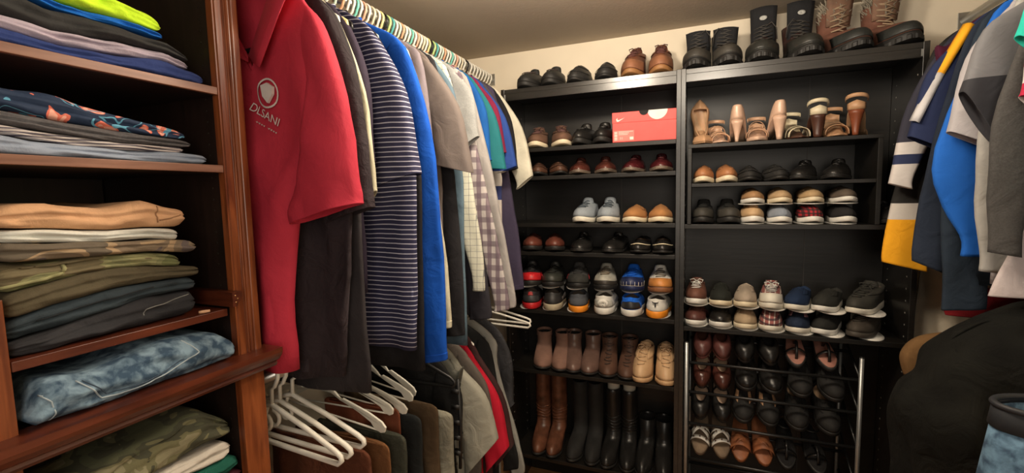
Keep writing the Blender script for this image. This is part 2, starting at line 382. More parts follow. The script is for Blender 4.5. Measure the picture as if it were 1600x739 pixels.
# shelf C : eight trousers
yC = [-1.719, -1.655, -1.585, -1.52, -1.447]
H = [[1.3045]*5, [1.328, 1.333, 1.345, 1.355, 1.355], [1.36, 1.372, 1.379, 1.383, 1.380], [1.397, 1.406, 1.415, 1.412, 1.401], [1.445, 1.442, 1.440, 1.438, 1.425],
     [1.474, 1.468, 1.462, 1.462, 1.452], [1.495, 1.490, 1.482, 1.482, 1.478], [1.521, 1.531, 1.520, 1.530, 1.517]]
tro = [('black folded trousers at the very bottom of the big trouser stack', fabric((.030, .030, .034)), -1.442),
       ('dark slate folded trousers, second from the bottom of the stack', fabric((.032, .045, .055)), -1.440),
       ('dark olive brown folded trousers below the green camouflage pair', fabric((.085, .070, .042)), -1.430),
       ('green camouflage folded trousers in the middle of the stack', camo(((.14, .15, .06), (.21, .21, .10), (.28, .27, .13), (.16, .13, .07)), 10), -1.46),
       ('brown and tan camouflage folded trousers below the white pair', camo(((.12, .095, .09), (.20, .15, .10), (.38, .27, .16), (.13, .105, .075)), 9), -1.433),
       ('white folded trousers under the tan pair', fabric((.62, .63, .58)), -1.463),
       ('tan folded trousers with a seam on top of the stack', fabric((.58, .34, .19)), -1.448)]
for i, (lb, m, ye) in enumerate(tro):
    yy = yC[:4]+[ye]
    o = folded('folded_trousers', lb, 'folded clothes', yy, H[i], H[i+1], m, group='folded trousers stacked on the third shelf', seed=20+i, xf=XF-.012-.004*(i % 2), gd=.007, grooves=(0,) if i != 3 else (-.3, .35), ends=.02)
STACK = {}
for o_ in list(COL.objects):
    if o_.get('group') == 'folded trousers stacked on the third shelf': STACK[o_['label'].split(' folded')[0]] = o_
# jeans folded alone
jy = [-1.722+.01, -1.69, -1.65, -1.60, -1.53, -1.47, -1.42, -1.392]
jn = folded('folded_jeans', 'faded blue denim jeans folded on the ledge with back pocket showing', 'folded clothes', jy, [1.1975]*8, [1.236, 1.258, 1.256, 1.260, 1.272, 1.270, 1.262, 1.238], denim((.035, .075, .13), (.24, .36, .46)), seed=40, xf=XF+.018, grooves=(-.75,), gd=.004, depth=.26, ends=.02)
from mathutils.bvhtree import BVHTree
def front_x(o, yl, zl):
    me = o.data; t = BVHTree.FromPolygons([v.co for v in me.vertices], [p.vertices[:] for p in me.polygons])
    h = t.ray_cast(Vector((1, yl, zl)), Vector((-1, 0, 0))); return h[0].x if h[0] else .13
def stitch(o, pts, name, mat, rad=.0013, z0=0, dash=False):
    P = []
    for (ya, za), (yb_, zb_) in zip(pts, pts[1:]):
        for k in range(8): t = k/8; P.append((ya*(1-t)+yb_*t-o.location.y, za*(1-t)+zb_*t-o.location.z))
    P.append((pts[-1][0]-o.location.y, pts[-1][1]-o.location.z))
    Q = [(front_x(o, y_, z_)+.0006, y_, z_) for y_, z_ in P]; mb_ = MB()
    mb_.tube(Q, rad, 6)
    return mb_.build(name, mat, o)
SEAMW = plain((.42, .50, .55), .8)
stitch(jn, [(-1.655, 1.252), (-1.64, 1.232), (-1.628, 1.214), (-1.60, 1.210), (-1.56, 1.214), (-1.525, 1.222), (-1.498, 1.232), (-1.478, 1.242), (-1.484, 1.256), (-1.492, 1.266)], 'pocket_seam', SEAMW)
stitch(jn, [(-1.648, 1.250), (-1.634, 1.234), (-1.622, 1.219), (-1.60, 1.216), (-1.56, 1.219), (-1.525, 1.227), (-1.502, 1.236)], 'pocket_seam', plain((.05, .08, .12), .8), .001)
stitch(jn, [(-1.70, 1.248), (-1.690, 1.235), (-1.687, 1.215), (-1.69, 1.204)], 'hem_seam', SEAMW, .0011)
LSM = plain((.30, .16, .08), .8); GSM = plain((.20, .20, .19), .8)
stitch(STACK['tan'], [(-1.50, 1.490), (-1.502, 1.505), (-1.500, 1.520)], 'seam', LSM, .0011); stitch(STACK['tan'], [(-1.498, 1.494), (-1.48, 1.497), (-1.462, 1.502)], 'seam', LSM, .0012)
stitch(STACK['green camouflage'], [(-1.715, 1.408), (-1.69, 1.411), (-1.665, 1.414), (-1.645, 1.420), (-1.640, 1.432)], 'pocket_flap', plain((.30, .29, .14), .9), .003)
stitch(STACK['dark slate'], [(-1.68, 1.352), (-1.62, 1.362), (-1.56, 1.370), (-1.52, 1.373)], 'seam', plain((.012, .016, .02), .9), .0013)
stitch(STACK['black'], [(-1.54, 1.325), (-1.535, 1.335), (-1.50, 1.340), (-1.455, 1.346)], 'pocket_seam', GSM, .0011)
# bottom shelf
yD = [-1.78, -1.65, -1.55, -1.46, -1.39]
folded('folded_shirt', 'maroon folded garment lowest in the bottom shelf stack', 'folded clothes', [-1.66, -1.5, -1.375], [.9175]*3, [.945]*3, fabric((.06, .012, .02)), group='folded clothes on the bottom shelf', seed=50)
folded('folded_shirt', 'dark green folded shirt under the white garment, bottom shelf', 'folded clothes', [-1.66, -1.5, -1.380], [.9455]*3, [.982, .982, .978], fabric((.012, .10, .07)), group='folded clothes on the bottom shelf', seed=51)
folded('folded_shirt', 'cream white folded garment under the camouflage trousers', 'folded clothes', [-1.68, -1.5, -1.392], [.983]*3, [1.022, 1.022, 1.012], fabric((.62, .57, .50)), group='folded clothes on the bottom shelf', seed=52)
folded('folded_trousers', 'olive woodland camouflage folded trousers on the bottom shelf', 'folded clothes', [-1.70, -1.6, -1.5, -1.45, -1.390], [1.023]*5, [1.05, 1.085, 1.102, 1.105, 1.06], camo(((.09, .095, .05), (.06, .06, .035), (.15, .14, .07), (.24, .22, .13)), 12), group='folded clothes on the bottom shelf', seed=53, grooves=(-.2, .4), gd=.009)

# ------------------------------------------------------------ garments on hangers
def wave(x, z, ph, A):
    d = .25+.75*sm((-z-.02)/.5)
    nz = mnoise.noise(Vector((x*11+ph*.3, z*5.5, ph*.5+3)))+.5*mnoise.noise(Vector((x*26+z*14, z*9-x*6, ph*.5+8)))
    return A*d*(.7*sin(26*x+ph+2.2*z)+.3*sin(61*x+1.7*ph-3*z)+1.7*nz)
def sections(pts, m):
    out = []; n = len(pts)-1
    for k in range(m+1):
        t = k/m*n; i = min(int(t), n-1); q = t-i
        p0, p1, p2, p3 = pts[max(i-1, 0)], pts[i], pts[i+1], pts[min(i+2, n)]
        out.append(tuple(.5*((2*b)+(-a+c)*q+(2*a-5*b+4*c-d)*q*q+(-a+3*b-3*c+d)*q**3) for a, b, c, d in zip(p0, p1, p2, p3)))
    return out
def seg_tube(pts, m=18, n=44, ph=0, A=.004, vneck=0, vw=.08, deep=.05, opentop=False, yo=0):
    S = sections(pts, m); rows = []
    ztop = max(pts[0][1], pts[0][3])
    def ring(s, shr=0, dz=0):
        ax, az, bx, bz, t = s; row = []
        L = math.hypot(ax-bx, az-bz)/2; cx, cz = (ax+bx)/2, (az+bz)/2; dx, dzz = (ax-bx)/2/max(L, 1e-6), (az-bz)/2/max(L, 1e-6)
        L -= shr; t2 = max(.002, t/2-shr)
        for i in range(n):
            a = 2*pi*i/n; c = spow(cos(a), .8); q = spow(sin(a), .55)
            x = cx+dx*L*c; z = cz+dzz*L*c+dz
            if vneck and q < 0: z = min(z, ztop-vneck*max(0, 1-abs(x)/vw)-shr)
            elif vneck: z = min(z, ztop+.0-shr*.5)
            row.append((x, q*t2+yo+wave(x, z, ph, A), z))
        return row
    for s in S: rows.append(ring(s))
    e = S[-1]; p = S[-3]
    rows.append(ring(e, .002)); 
    rows.append(ring(S[-2], .003)); rows.append(ring(S[-4], .004))
    top = []
    if opentop:
        top = [ring(S[k], .0015) for k in range(0, opentop)]
        rows = list(reversed(top))+rows
    return MB().grid(rows, True, 0, True, True)
HOOKZ = .08
def hanger(y, x, zrod, col, label, cat='hanger', group=None, hw=.19, rz=0, drop=.10, name='hanger', rad=.0052, kind='tube', curl=False, tilt=0):
    h = empty(name, (x, y, zrod), label, cat, group, rz=rz, ry=tilt)
    R = .0205+rad*.5
    pts = [(R*cos(a), 0, R*sin(a)) for a in [radians(200-k*20) for k in range(13)]]
    pts += [(R*.5, 0, -R*1.25), (0, 0, -R*1.6), (0, 0, -HOOKZ)]
    MB().tube(pts, rad*.8, 7).build('hook', col, h)
    if kind == 'tube':
        c = .018
        arm = [(0, 0, -HOOKZ), (hw*.5, 0, -HOOKZ-drop*.42), (hw*.93, 0, -HOOKZ-drop*.86), (hw, 0, -HOOKZ-drop*.97), (hw*1.01, 0, -HOOKZ-drop-c*.4), (hw*.97, 0, -HOOKZ-drop-c),
               (0, 0, -HOOKZ-drop-c*1.1), (-hw*.97, 0, -HOOKZ-drop-c), (-hw*1.01, 0, -HOOKZ-drop-c*.4), (-hw, 0, -HOOKZ-drop*.97), (-hw*.93, 0, -HOOKZ-drop*.86), (-hw*.5, 0, -HOOKZ-drop*.42)]
        MB().tube(arm, rad, 8, closed=True).build('arms', col, h)
        if curl:
            cc = [(-.018+.020*cos(a), -.006, -HOOKZ-.048+.020*sin(a)) for a in [radians(90-k*28) for k in range(11)]]
            MB().tube([(-.018, 0, -HOOKZ-.012)]+cc, rad*.8, 7).build('strap_hook', col, h)
    else:
        up = [(0, -HOOKZ), (.03, -HOOKZ-.006), (.06, -HOOKZ-.028), (.072, -HOOKZ-.04), (.082, -HOOKZ-.034), (hw*.75, -HOOKZ-drop*.62), (hw*.94, -HOOKZ-drop*.80), (hw, -HOOKZ-drop*.95), (hw*.985, -HOOKZ-drop*1.12), (hw*.93, -HOOKZ-drop*1.17), (hw*.84, -HOOKZ-drop*1.1), (hw*.78, -HOOKZ-drop*.92), (hw*.6, -HOOKZ-drop*.72), (.04, -HOOKZ-.03), (0, -HOOKZ-.014)]
        pts = up+[(-a, b) for a, b in reversed(up[1:-1])]
        MB().prism(pts, -.003, .003).build('arms', col, h, smooth=False, bevel=.0012)
        MB().tube([(hw*.9, 0, -HOOKZ-drop*1.12), (-hw*.9, 0, -HOOKZ-drop*1.12)], .0028, 6).build('trouser_bar', col, h)
    return h
def shirt(name, label, cat, y, cx, mat, slo, sli, body, hem=-.85, bt=.032, ph=0, A=.006, long=None, side=1, rz=0, group=None, vneck=.03, zn=2.065,
          tip=(.205, -.085), smat=None, collar=None, st=.030, sA=.006, shift=0, cuff=None, hemx=None, both=True, deep=0, lining=None, sp=.0, vw=.08, nw=.078):
    """side=+1: the modelled outline faces +x; mirrored on the other side."""
    g = empty(name, (cx, y, zn), label, cat, group, rz=rz)
    s = side; bx = body[0]; hb = hemx if hemx is not None else bx
    def sec(w, z, t): return (s*w, z, -s*w, z, t)
    P = [sec(nw, 0, .026), sec(max(.12, nw+.02), -.020, .028), sec(tip[0]*.84, tip[1]*.62, .03), sec(tip[0]*.985, tip[1]*1.05, bt), sec(tip[0], -.17, bt), sec((tip[0]+bx)/2, -.30, bt)]
    def sc2(w, z, t, q): return (s*(w+shift*q), z, -s*(w-shift*q), z, t)
    P += [sc2(bx, -.45, bt, .6), sc2((bx*2+hb)/3, hem*.66-.05, bt*1.1, .9), sc2(hb, hem, bt*1.15, 1)]
    seg_tube(P, 26, 64, ph, A, vneck=vneck, vw=vw, opentop=(16 if deep else 3)).build('body', mat, g)
    for q in ((1, -1) if both else (1,)):
        sq = s*q
        if not long:
            tt = [(tip[0]*.80, tip[1]*.62, tip[0]*.66, -.21), (tip[0]*1.03, tip[1]*1.15, tip[0]*.86, -.245), ((tip[0]+slo[0])/2+.022, (tip[1]+slo[1])/2+.035, (tip[0]*.92+sli[0])/2, (-.25+sli[1])/2), (slo[0]*.985, slo[1]*.93+0, sli[0], sli[1]*.93), (slo[0], slo[1], sli[0], sli[1])]
            ts = [.026, st*1.05, st*1.15, st*1.25, st*1.3]
        else:
            tt = [(tip[0]*.80, tip[1]*.62, tip[0]*.66, -.20), (tip[0]*1.04, tip[1]*1.2, tip[0]*.84, -.24), (long[0][0], long[0][1], long[1][0], long[1][1]), ((long[0][0]+slo[0])/2+.008, (long[0][1]+slo[1])/2, (long[1][0]+sli[0])/2, (long[1][1]+sli[1])/2), (slo[0], slo[1]+.05, sli[0], sli[1]+.05), (slo[0], slo[1], sli[0], sli[1])]
            ts = [.026, st, st, st*.95, st*.8, st*.75]
        pts = [(sq*a, b, sq*c, d, t) for (a, b, c, d), t in zip(tt, ts)]
        seg_tube(pts, 18, 36, ph+1, sA, yo=sp).build('sleeve', smat or mat, g)
        if cuff:
            a, b = pts[-1], pts[-2]
            k = .45; m_ = tuple(u_*k+v_*(1-k) for u_, v_ in zip(b, a))
            def gr(p, e=.0015):
                L = math.hypot(p[0]-p[2], p[1]-p[3]); dx, dz = (p[0]-p[2])/L*e, (p[1]-p[3])/L*e
                return (p[0]+dx, p[1]+dz, p[2]-dx, p[3]-dz, p[4]+2*e)
            seg_tube([gr(m_), gr(tuple((u_+v_)/2 for u_, v_ in zip(m_, a))), gr(a)], 5, 36, ph+1, sA, yo=sp).build('cuff', cuff, g)
    # neckband following the neck opening
    cm = collar or mat; pts = []
    for k in range(29):
        a = 2*pi*k/28; x = nw*cos(a); fy = sin(a); z = 0.004
        if fy < 0: z -= vneck*max(0, 1-abs(x)/(vw+.001))
        pts.append((x, .0135*fy, z))
    MB().tube(pts[:-1], .0055, 8, closed=True).build('collar', cm, g)
    return g
def wavy_text(s, size, mat, parent, fn, name='lettering', rot=0, loc=(0, 0)):
    cu = bpy.data.curves.new(name, 'FONT'); cu.body = s; cu.size = size; cu.align_x = 'CENTER'; cu.extrude = 0
    t = bpy.data.objects.new(name, cu); COL.objects.link(t)
    me = bpy.data.meshes.new_from_object(t); bpy.data.objects.remove(t)
    for v in me.vertices:
        x, z = v.co.x, v.co.y; c, s_ = cos(rot), sin(rot); X, Z = loc[0]+x*c-z*s_, loc[1]+x*s_+z*c
        v.co = fn(X, Z)
    me.materials.clear(); me.materials.append(mat); o = bpy.data.objects.new(name, me); COL.objects.link(o); o.parent = parent; return o

RODZ = 2.145; LX = -.97
# rods and their brackets
def rod(x, y0, y1, z, label):
    g = empty('closet_rod', (x, y1, z), label, 'clothes rod')
    MB().tube([(0, y0-y1, 0), (0, -.003, 0)], .0155, 20).build('pole', STEEL, g)
    MB().box(-.022, .022, -.004, 0, -.03, .03).build('flange', STEEL, g, smooth=False, bevel=.001)
rod(LX, -1.31, .279, RODZ, 'upper steel clothes rod on the left above the polo shirts')
rod(LX+.04, -1.31, .279, 1.085, 'lower steel clothes rod on the left holding trousers')
rod(1.0, -1.3, .279, RODZ, 'steel clothes rod on the right side of the closet')

RED = fabric((.50, .032, .060), .8, .08, .35)
NAVY = (.018, .022, .055)
STR = stripes((.022, .022, .065), (.50, .50, .62), 76, .2)
GL = 'shirts hanging on the upper left rod'
def S(y, name, label, mat, slo, sli, body, **k):
    k.setdefault('group', GL); k.setdefault('ph', y*1.5)
    return shirt(name, label, 'shirt', y, k.pop('cx', LX), mat, slo, sli, body, **k)
red = S(-1.245, 'polo_shirt', 'red short-sleeved polo shirt with white crest, nearest on the left rod', RED, (.255, -.485), (.078, -.53), (.170,), hem=-.885, cx=-.88, bt=.045, st=.05, A=.014, sA=.012, vneck=.18, vw=.115, nw=.115, deep=1, hemx=.165, shift=-.115, tip=(.185, -.085), ph=.6, zn=2.0)
# turn-down collar of the red polo
for s in (-1, 1):
    rows = []
    for k in range(13):
        t = k/12; q = max(0, (t-.4)/.6); a = radians(90-90*min(1, t/.4))
        x = .112*cos(a) if t < .4 else .112*(1-q); y = .022*sin(a) if t < .4 else -.004-.020*min(1, q*3)
        z = .022-(.185)*q
        ox = .066*min(1, t/.4)-.004*q; oz = -.030+.006*q; sg = 1 if t < .3 else -1
        rows.append([(s*x, y, z), (s*(x+ox*.25), y+sg*.012, z+.010), (s*(x+ox*.7), y+sg*.022, z+oz*.5), (s*(x+ox), y+sg*.026, z+oz)])
    MB().grid(rows).build('collar_flap', RED, red, solid=.0025)
def redy(x, z): return -.0240+wave(x, z, .6, .014)-.003
WH = plain((.72, .66, .64), .7)
mb = MB(); cx_, cz_ = .048, -.235
n = 24
mb.grid([[(cx_+r_*cos(a), redy(cx_+r_*cos(a), cz_+r_*sin(a))-.001, cz_+r_*1.0*sin(a)) for a in [2*pi*k/n for k in range(n)]] for r_ in (.033, .029)], True)
mb.prism([(cx_-.016, cz_+.018), (cx_-.012, cz_-.006), (cx_+.002, cz_-.022), (cx_+.018, cz_-.004), (cx_+.020, cz_+.012), (cx_+.004, cz_+.022)], redy(cx_, cz_)-.0045, redy(cx_, cz_)+.002)
crest = mb.build('crest', WH, red, smooth=False)
def rt(x, z): return Vector((x, redy(x, z)-.004, z))
wavy_text('DLSANI', .026, WH, crest, rt, rot=radians(-30), loc=(.032, -.288)); mb = MB()
for k in range(9):
    if k == 4: continue
    q = (k-4)*.0065; x_, z_ = .036+q*cos(radians(-30)), -.310+q*sin(radians(-30)); p_ = rt(x_, z_)
    mb.tube([p_+Vector((-.002, 0, .003)), p_+Vector((.001, 0, -.001)), p_+Vector((.0025, 0, .002))], .0007, 5)
mb.build('script_line', WH, crest)
nlb = MB().box(-.0+.028, .062, .007, .0085, -.075, -.055).build('neck_label', plain((.55, .5, .45), .6), red, smooth=False)
mb = MB()
for k in range(5): mb.box(.031+k*.0056, .0345+k*.0056, .0060, .0069, -.069, -.061+(.002 if k in (0, 3) else 0))
mb.build('label_lettering', plain((.03, .03, .03), .6), nlb, smooth=False)

C_ = fabric
S(-1.165, 't_shirt', 'dark charcoal t-shirt right behind the red polo', C_((.032, .023, .027), .9, .12, 1.2), (.325, -.56), (.19, -.60), (.272,), hem=-.99, cx=-.965, A=.014, bt=.034, hemx=.20, tip=(.230, -.10), sA=.008, st=.04)
S(-1.115, 't_shirt', 'dark grey long t-shirt with low hem behind the charcoal one', C_((.036, .031, .034)), (.275, -.48), (.19, -.54), (.25,), hem=-1.045, hemx=.25)
S(-1.065, 'sweater', 'cream sweater showing as a thin sliver before the striped polo', C_((.62, .58, .42)), (.268, -.52), (.21, -.57), (.19,), hem=-.75, tip=(.175, -.085), st=.018)
S(-1.035, 't_shirt', 'plum navy t-shirt just in front of the striped polo', C_((.04, .03, .05)), (.238, -.44), (.18, -.47), (.19,), hem=-.80, tip=(.18, -.085))
S(-.975, 'polo_shirt', 'navy polo shirt with thin white horizontal stripes', STR, (.335, -.475), (.205, -.51), (.325,), hem=-.965, A=.008, bt=.04, hemx=.31, tip=(.22, -.10), st=.05, sA=.004)
S(-.925, 't_shirt', 'black t-shirt with low hem behind the striped polo', C_((.015, .014, .016)), (.27, -.45), (.19, -.5), (.31,), hem=-1.045, hemx=.30, tip=(.19, -.085))
S(-.865, 'sweatshirt', 'royal blue long-sleeved sweatshirt', C_((.008, .09, .50)), (.338, -1.03), (.262, -1.045), (.25,), hem=-.85, long=((.310, -.36), (.20, -.42)), tip=(.235, -.10), st=.034, cuff=C_((.007, .075, .44)))
S(-.82, 't_shirt', 'brown t-shirt between the blue sweatshirt and cream jacket', C_((.13, .09, .085)), (.245, -.42), (.20, -.46), (.20,), hem=-.75)
S(-.785, 'denim_jacket', 'cream long-sleeved denim shirt between blue and taupe shirts', C_((.60, .56, .42)), (.312, -.955), (.245, -.965), (.22,), hem=-.80, long=((.255, -.38), (.19, -.44)), tip=(.19, -.085), cuff=C_((.60, .56, .42)))
S(-.745, 'dress_shirt', 'grey long-sleeved dress shirt with narrow cuff behind the cream shirt', C_((.20, .17, .19)), (.272, -.90), (.225, -.905), (.21,), hem=-.8, long=((.245, -.38), (.18, -.44)))
S(-.695, 't_shirt', 'taupe grey t-shirt with wide short sleeve, middle of the left rod', C_((.155, .128, .118), .85, .08, .35), (.355, -.465), (.215, -.43), (.24,), hem=-.85, tip=(.22, -.10), st=.046)
S(-.655, 'dress_shirt', 'black long-sleeved shirt behind the taupe t-shirt', C_((.02, .019, .022)), (.29, -1.02), (.22, -1.03), (.235,), hem=-1.0, long=((.26, -.4), (.19, -.44)))
S(-.615, 't_shirt', 'slate blue t-shirt with crew neck in mid rod', C_((.11, .17, .22)), (.27, -.36), (.20, -.40), (.28,), hem=-1.07, tip=(.20, -.085))
S(-.575, 'dress_shirt', 'white dress shirt with fine grid check', plaid((.60, .60, .50), (.12, .13, .15), (.12, .13, .15), 45, 45, .08, .08, .7), (.33, -.88), (.285, -.88), (.22,), hem=-.82, long=((.27, -.36), (.205, -.42)))
S(-.535, 'sweater', 'charcoal navy sweater before the plaid shirt', C_((.03, .028, .036)), (.335, -.99), (.25, -1.0), (.25,), hem=-.98, long=((.245, -.4), (.18, -.46)), tip=(.19, -.085))
S(-.495, 't_shirt', 'heather grey t-shirt touching the plaid shirt', C_((.25, .26, .26), heather=.3), (.285, -.32), (.20, -.38), (.23,), hem=-.80, collar=C_((.62, .20, .12)))
S(-.455, 'dress_shirt', 'white and purple plaid long-sleeved shirt', plaid((.50, .46, .45), (.10, .05, .09), (.14, .10, .13), 30, 22, .5, .45, .72), (.372, -.975), (.315, -.985), (.24,), hem=-.85, long=((.265, -.38), (.20, -.44)), sp=-.004, st=.028)
S(-.415, 'sweatshirt', 'pale grey long-sleeved sweatshirt right behind the plaid shirt', C_((.36, .34, .33)), (.382, -.975), (.335, -.985), (.24,), hem=-.85, long=((.285, -.38), (.22, -.44)))
S(-.375, 't_shirt', 'bright blue t-shirt next to the teal one', C_((.012, .10, .36)), (.28, -.40), (.21, -.42), (.24,), hem=-.8)
S(-.335, 't_shirt', 'teal green t-shirt with short sleeve', C_((.015, .15, .17), .8, .06, .3), (.322, -.435), (.235, -.43), (.23,), hem=-.8, st=.032)
S(-.29, 't_shirt', 'crimson t-shirt between the teal and dark sweater', C_((.20, .015, .05)), (.305, -.365), (.24, -.37), (.22,), hem=-.75)
S(-.25, 'jersey', 'royal blue jersey with white lettered hem behind crimson shirt', bands([(-1, (.5, .45, .42)), (-.56, (.02, .03, .12)), (-.50, (.55, .5, .45)), (-.44, (.012, .05, .25))], -1.0, 0), (.335, -.42), (.25, -.45), (.27,), hem=-.72)
S(-.205, 't_shirt', 'dark grey t-shirt near the end of the left rod', C_((.06, .05, .06)), (.29, -.40), (.22, -.42), (.22,), hem=-.8)
S(-.165, 'sweater', 'dark purple navy long-sleeved sweater near the bookcase', C_((.050, .040, .075), .9, .05, .25), (.325, -.955), (.245, -.965), (.24,), hem=-.95, long=((.255, -.38), (.19, -.44)), cuff=C_((.045, .036, .068)), st=.034)
S(-.118, 't_shirt', 'black t-shirt second from the end of the left rod', C_((.014, .013, .016)), (.29, -.42), (.22, -.44), (.22,), hem=-.8)
S(-.070, 't_shirt', 'cream t-shirt last on the left rod, sleeve against the bookcase', C_((.62, .59, .48)), (.345, -.455), (.265, -.515), (.21,), hem=-.80, st=.034)
# hangers of the upper left rod
hc = [WPL, WPL, plain((.20, .62, .52), .35), WPL, plain((.80, .45, .32), .35), WPL, plain((.78, .70, .52), .35), WPL, plain((.85, .72, .35), .35), BPL, plain((.55, .72, .28), .35), plain((.10, .42, .42), .35), WPL, plain((.62, .75, .62), .35), plain((.8, .42, .25), .35)]
cn = ['white', 'white', 'mint green', 'white', 'salmon', 'white', 'cream', 'white', 'pale yellow', 'black', 'lime green', 'teal', 'white', 'sage green', 'orange']
ys_g = [-1.165, -1.115, -1.075, -1.035, -.975, -.925, -.865, -.82, -.785, -.745, -.695, -.655, -.615, -.575, -.535, -.495, -.455, -.415, -.375, -.335, -.29, -.25, -.205, -.165, -.118, -.070]
hanger(-1.245, -.88, RODZ, BPL, 'black hanger inside the red polo shirt', group='hangers on the upper left rod', rad=.006, drop=.172, hw=.15)
nm = ['charcoal t-shirt', 'dark grey long t-shirt', 'cream sweater sliver', 'plum navy t-shirt', 'striped navy polo', 'black low-hem t-shirt', 'royal blue sweatshirt', 'brown t-shirt', 'cream denim shirt', 'grey dress shirt', 'taupe t-shirt', 'black long-sleeved shirt', 'slate blue t-shirt', 'grid check shirt', 'charcoal navy sweater', 'heather grey t-shirt', 'plaid shirt', 'pale grey sweatshirt', 'bright blue t-shirt', 'teal t-shirt', 'crimson t-shirt', 'blue jersey', 'dark grey t-shirt', 'purple navy sweater', 'black t-shirt near the end', 'last cream t-shirt']
k = 2
for i, y in enumerate(ys_g):
    c = k % 15; hanger(y, LX, RODZ, hc[c], cn[c]+' plastic hanger holding the '+nm[i], group='hangers on the upper left rod', hw=.17, drop=.075); k += 1
    if i < len(ys_g)-1:
        c = k % 15; yy = (y+ys_g[i+1])/2
        hanger(yy, LX, RODZ, hc[c], cn[c]+' spare hanger squeezed between '+nm[i]+' and '+nm[i+1], group='hangers on the upper left rod', hw=.16, drop=.07); k += 1
for i in range(9):
    c = (k*3+i) % 15
    hanger(-.035+.033*i, LX, RODZ, WPL if i % 3 else hc[c], ('white' if i % 3 else cn[c])+' empty hanger at the wall end of the upper left rod', group='empty hangers by the back wall', hw=.155, drop=.07)
# ------------------------------------------------------------ lower left rod
LX2 = LX+.04; LZ = 1.085
for i, (y, t_) in enumerate(((-1.225, 'nearest'), (-1.200, 'middle'), (-1.160, 'farthest'))):
    hanger(y, LX2-.005, LZ, WPL, t_+' of the three white tubular hangers below the red polo', group='white tubular hangers on the lower left rod', hw=.228, drop=.082, rad=.0064, curl=True, tilt=radians(3), rz=radians(2*i-2))
GR = plain((.80, .78, .68), .4)
for i, (y, w, tl) in enumerate(((-1.06, .235, 4), (-1.01, .20, -1), (-.955, .225, 7), (-.885, .20, 3), (-.83, .185, 9))):
    hanger(y, LX2, LZ, GR, ['first', 'second', 'third', 'fourth', 'fifth'][i]+' white flat notched hanger counted from the tubular hangers', group='flat notched hangers on the lower left rod', hw=w, drop=.085, kind='flat', tilt=radians(tl), rz=radians(3*(i % 3)-3))
def trousers(y, x0, x1, zt, zb, mat, label, ph, t=.035, rz=0, name='hanging_trousers', A=.022):
    g = empty(name, ((x0+x1)/2, y, zt), label, 'trousers', 'trousers on the lower left rod', rz=rz); w = (x1-x0)/2
    seg_tube([(w*.90, 0, -w*.92, 0, .014), (w*.99, -.012, -w, -.012, t*.7), (w*1.0, -.05, -w, -.05, t*.9), (w*.98, -.15, -w*.98, -.15, t), (w*1.03, -.4, -w, -.4, t*1.1), (w*1.05, zb-zt, -w, zb-zt, t*1.15)], 22, 60, ph*.12, A).build('legs', mat, g)
    MB().box(-w*.9, w*.9, -.0095, -.0080, -.006, .0).build('fold_line', mat, g, smooth=True)
    return g
trousers(-1.125, -1.08, -.715, .868, .30, fabric((.11, .036, .018), .9, .25, 1.0), 'rust brown trousers folded over a hanger below the tubular hangers', 0, .03)
trousers(-1.065, -1.05, -.70, .86, .28, fabric((.17, .075, .03), .9, .25, 1.0), 'tan suede trousers behind the rust brown ones', 1, .022)
trousers(-1.005, -1.02, -.69, .855, .25, fabric((.05, .052, .038), .9, .2, 1.0), 'olive grey trousers on a flat white hanger', 2, .035)
trousers(-.955, -1.03, -.745, .90, .3, fabric((.20, .06, .03)), 'orange brown trousers showing between two white hangers', 3, .016)
trousers(-.91, -1.05, -.70, .865, .22, fabric((.016, .018, .018)), 'black trousers hanging beside the olive grey ones', 4, .03)
trousers(-.855, -1.05, -.675, .88, .22, fabric((.075, .048, .026)), 'dark brown trousers beside the crumpled khaki ones', 5, .03)
trousers(-.795, -1.05, -.66, .83, .20, fabric((.24, .23, .18), .9, .3, 1.0), 'crumpled khaki grey trousers on the lower rod', 6, .045, A=.014)
# black strappy dress with its black hanger
bh = hanger(-.735, LX2, LZ, BPL, 'black plastic hanger with the strappy black top', group='hangers with tops on the lower left rod', hw=.245, drop=.10, rad=.006)
def shirt2(y, name, label, mat, slo, sli, body, hem, **k):
    return shirt(name, label, 'shirt', y, LX2, mat, slo, sli, body, hem=hem, zn=LZ-HOOKZ, group='tops on the lower left rod', ph=y*1.5, **k)
g = shirt2(-.70, 'dress', 'black strappy dress with open ladder side on the lower rod', C_((.010, .010, .010)), (.25, -.30), (.20, -.34), (.225,), -.75)
mb = MB()
for i in range(5): mb.box(.222, .250, -.02, .0, -.15-.055*i, -.135-.055*i)
mb.tube([(.245, -.01, -.10), (.25, -.01, -.25), (.243, -.01, -.42)], .006, 8)
mb.build('ladder_strap', plain((.013, .013, .013), .5), g)
shirt2(-.655, 't_shirt', 'dark olive grey t-shirt before the light grey tee', C_((.10, .10, .085)), (.22, -.14), (.20, -.2), (.20,), -.60)
shirt2(-.60, 't_shirt', 'light grey t-shirt with drooping sleeve on the lower rod', C_((.36, .35, .29), .9, .12, .6), (.335, -.36), (.205, -.52), (.20,), -.62, tip=(.20, -.10), st=.045)
shirt2(-.545, 't_shirt', 'taupe brown t-shirt behind the light grey tee', C_((.12, .10, .085)), (.30, -.36), (.22, -.42), (.24,), -.8)
shirt2(-.49, 't_shirt', 'bright red t-shirt on the lower rod', C_((.55, .012, .035), .8, .08, .3), (.33, -.45), (.24, -.56), (.22,), -.65, tip=(.21, -.12), st=.04)
shirt2(-.435, 't_shirt', 'dark maroon brown t-shirt behind the red one', C_((.05, .02, .02)), (.33, -.47), (.25, -.58), (.24,), -.75, tip=(.20, -.12))
shirt2(-.375, 'cardigan', 'black long-sleeved cardigan beside the grey scarf', C_((.012, .012, .012)), (.325, -.60), (.26, -.62), (.24,), -.8, long=((.25, -.30), (.18, -.36)))
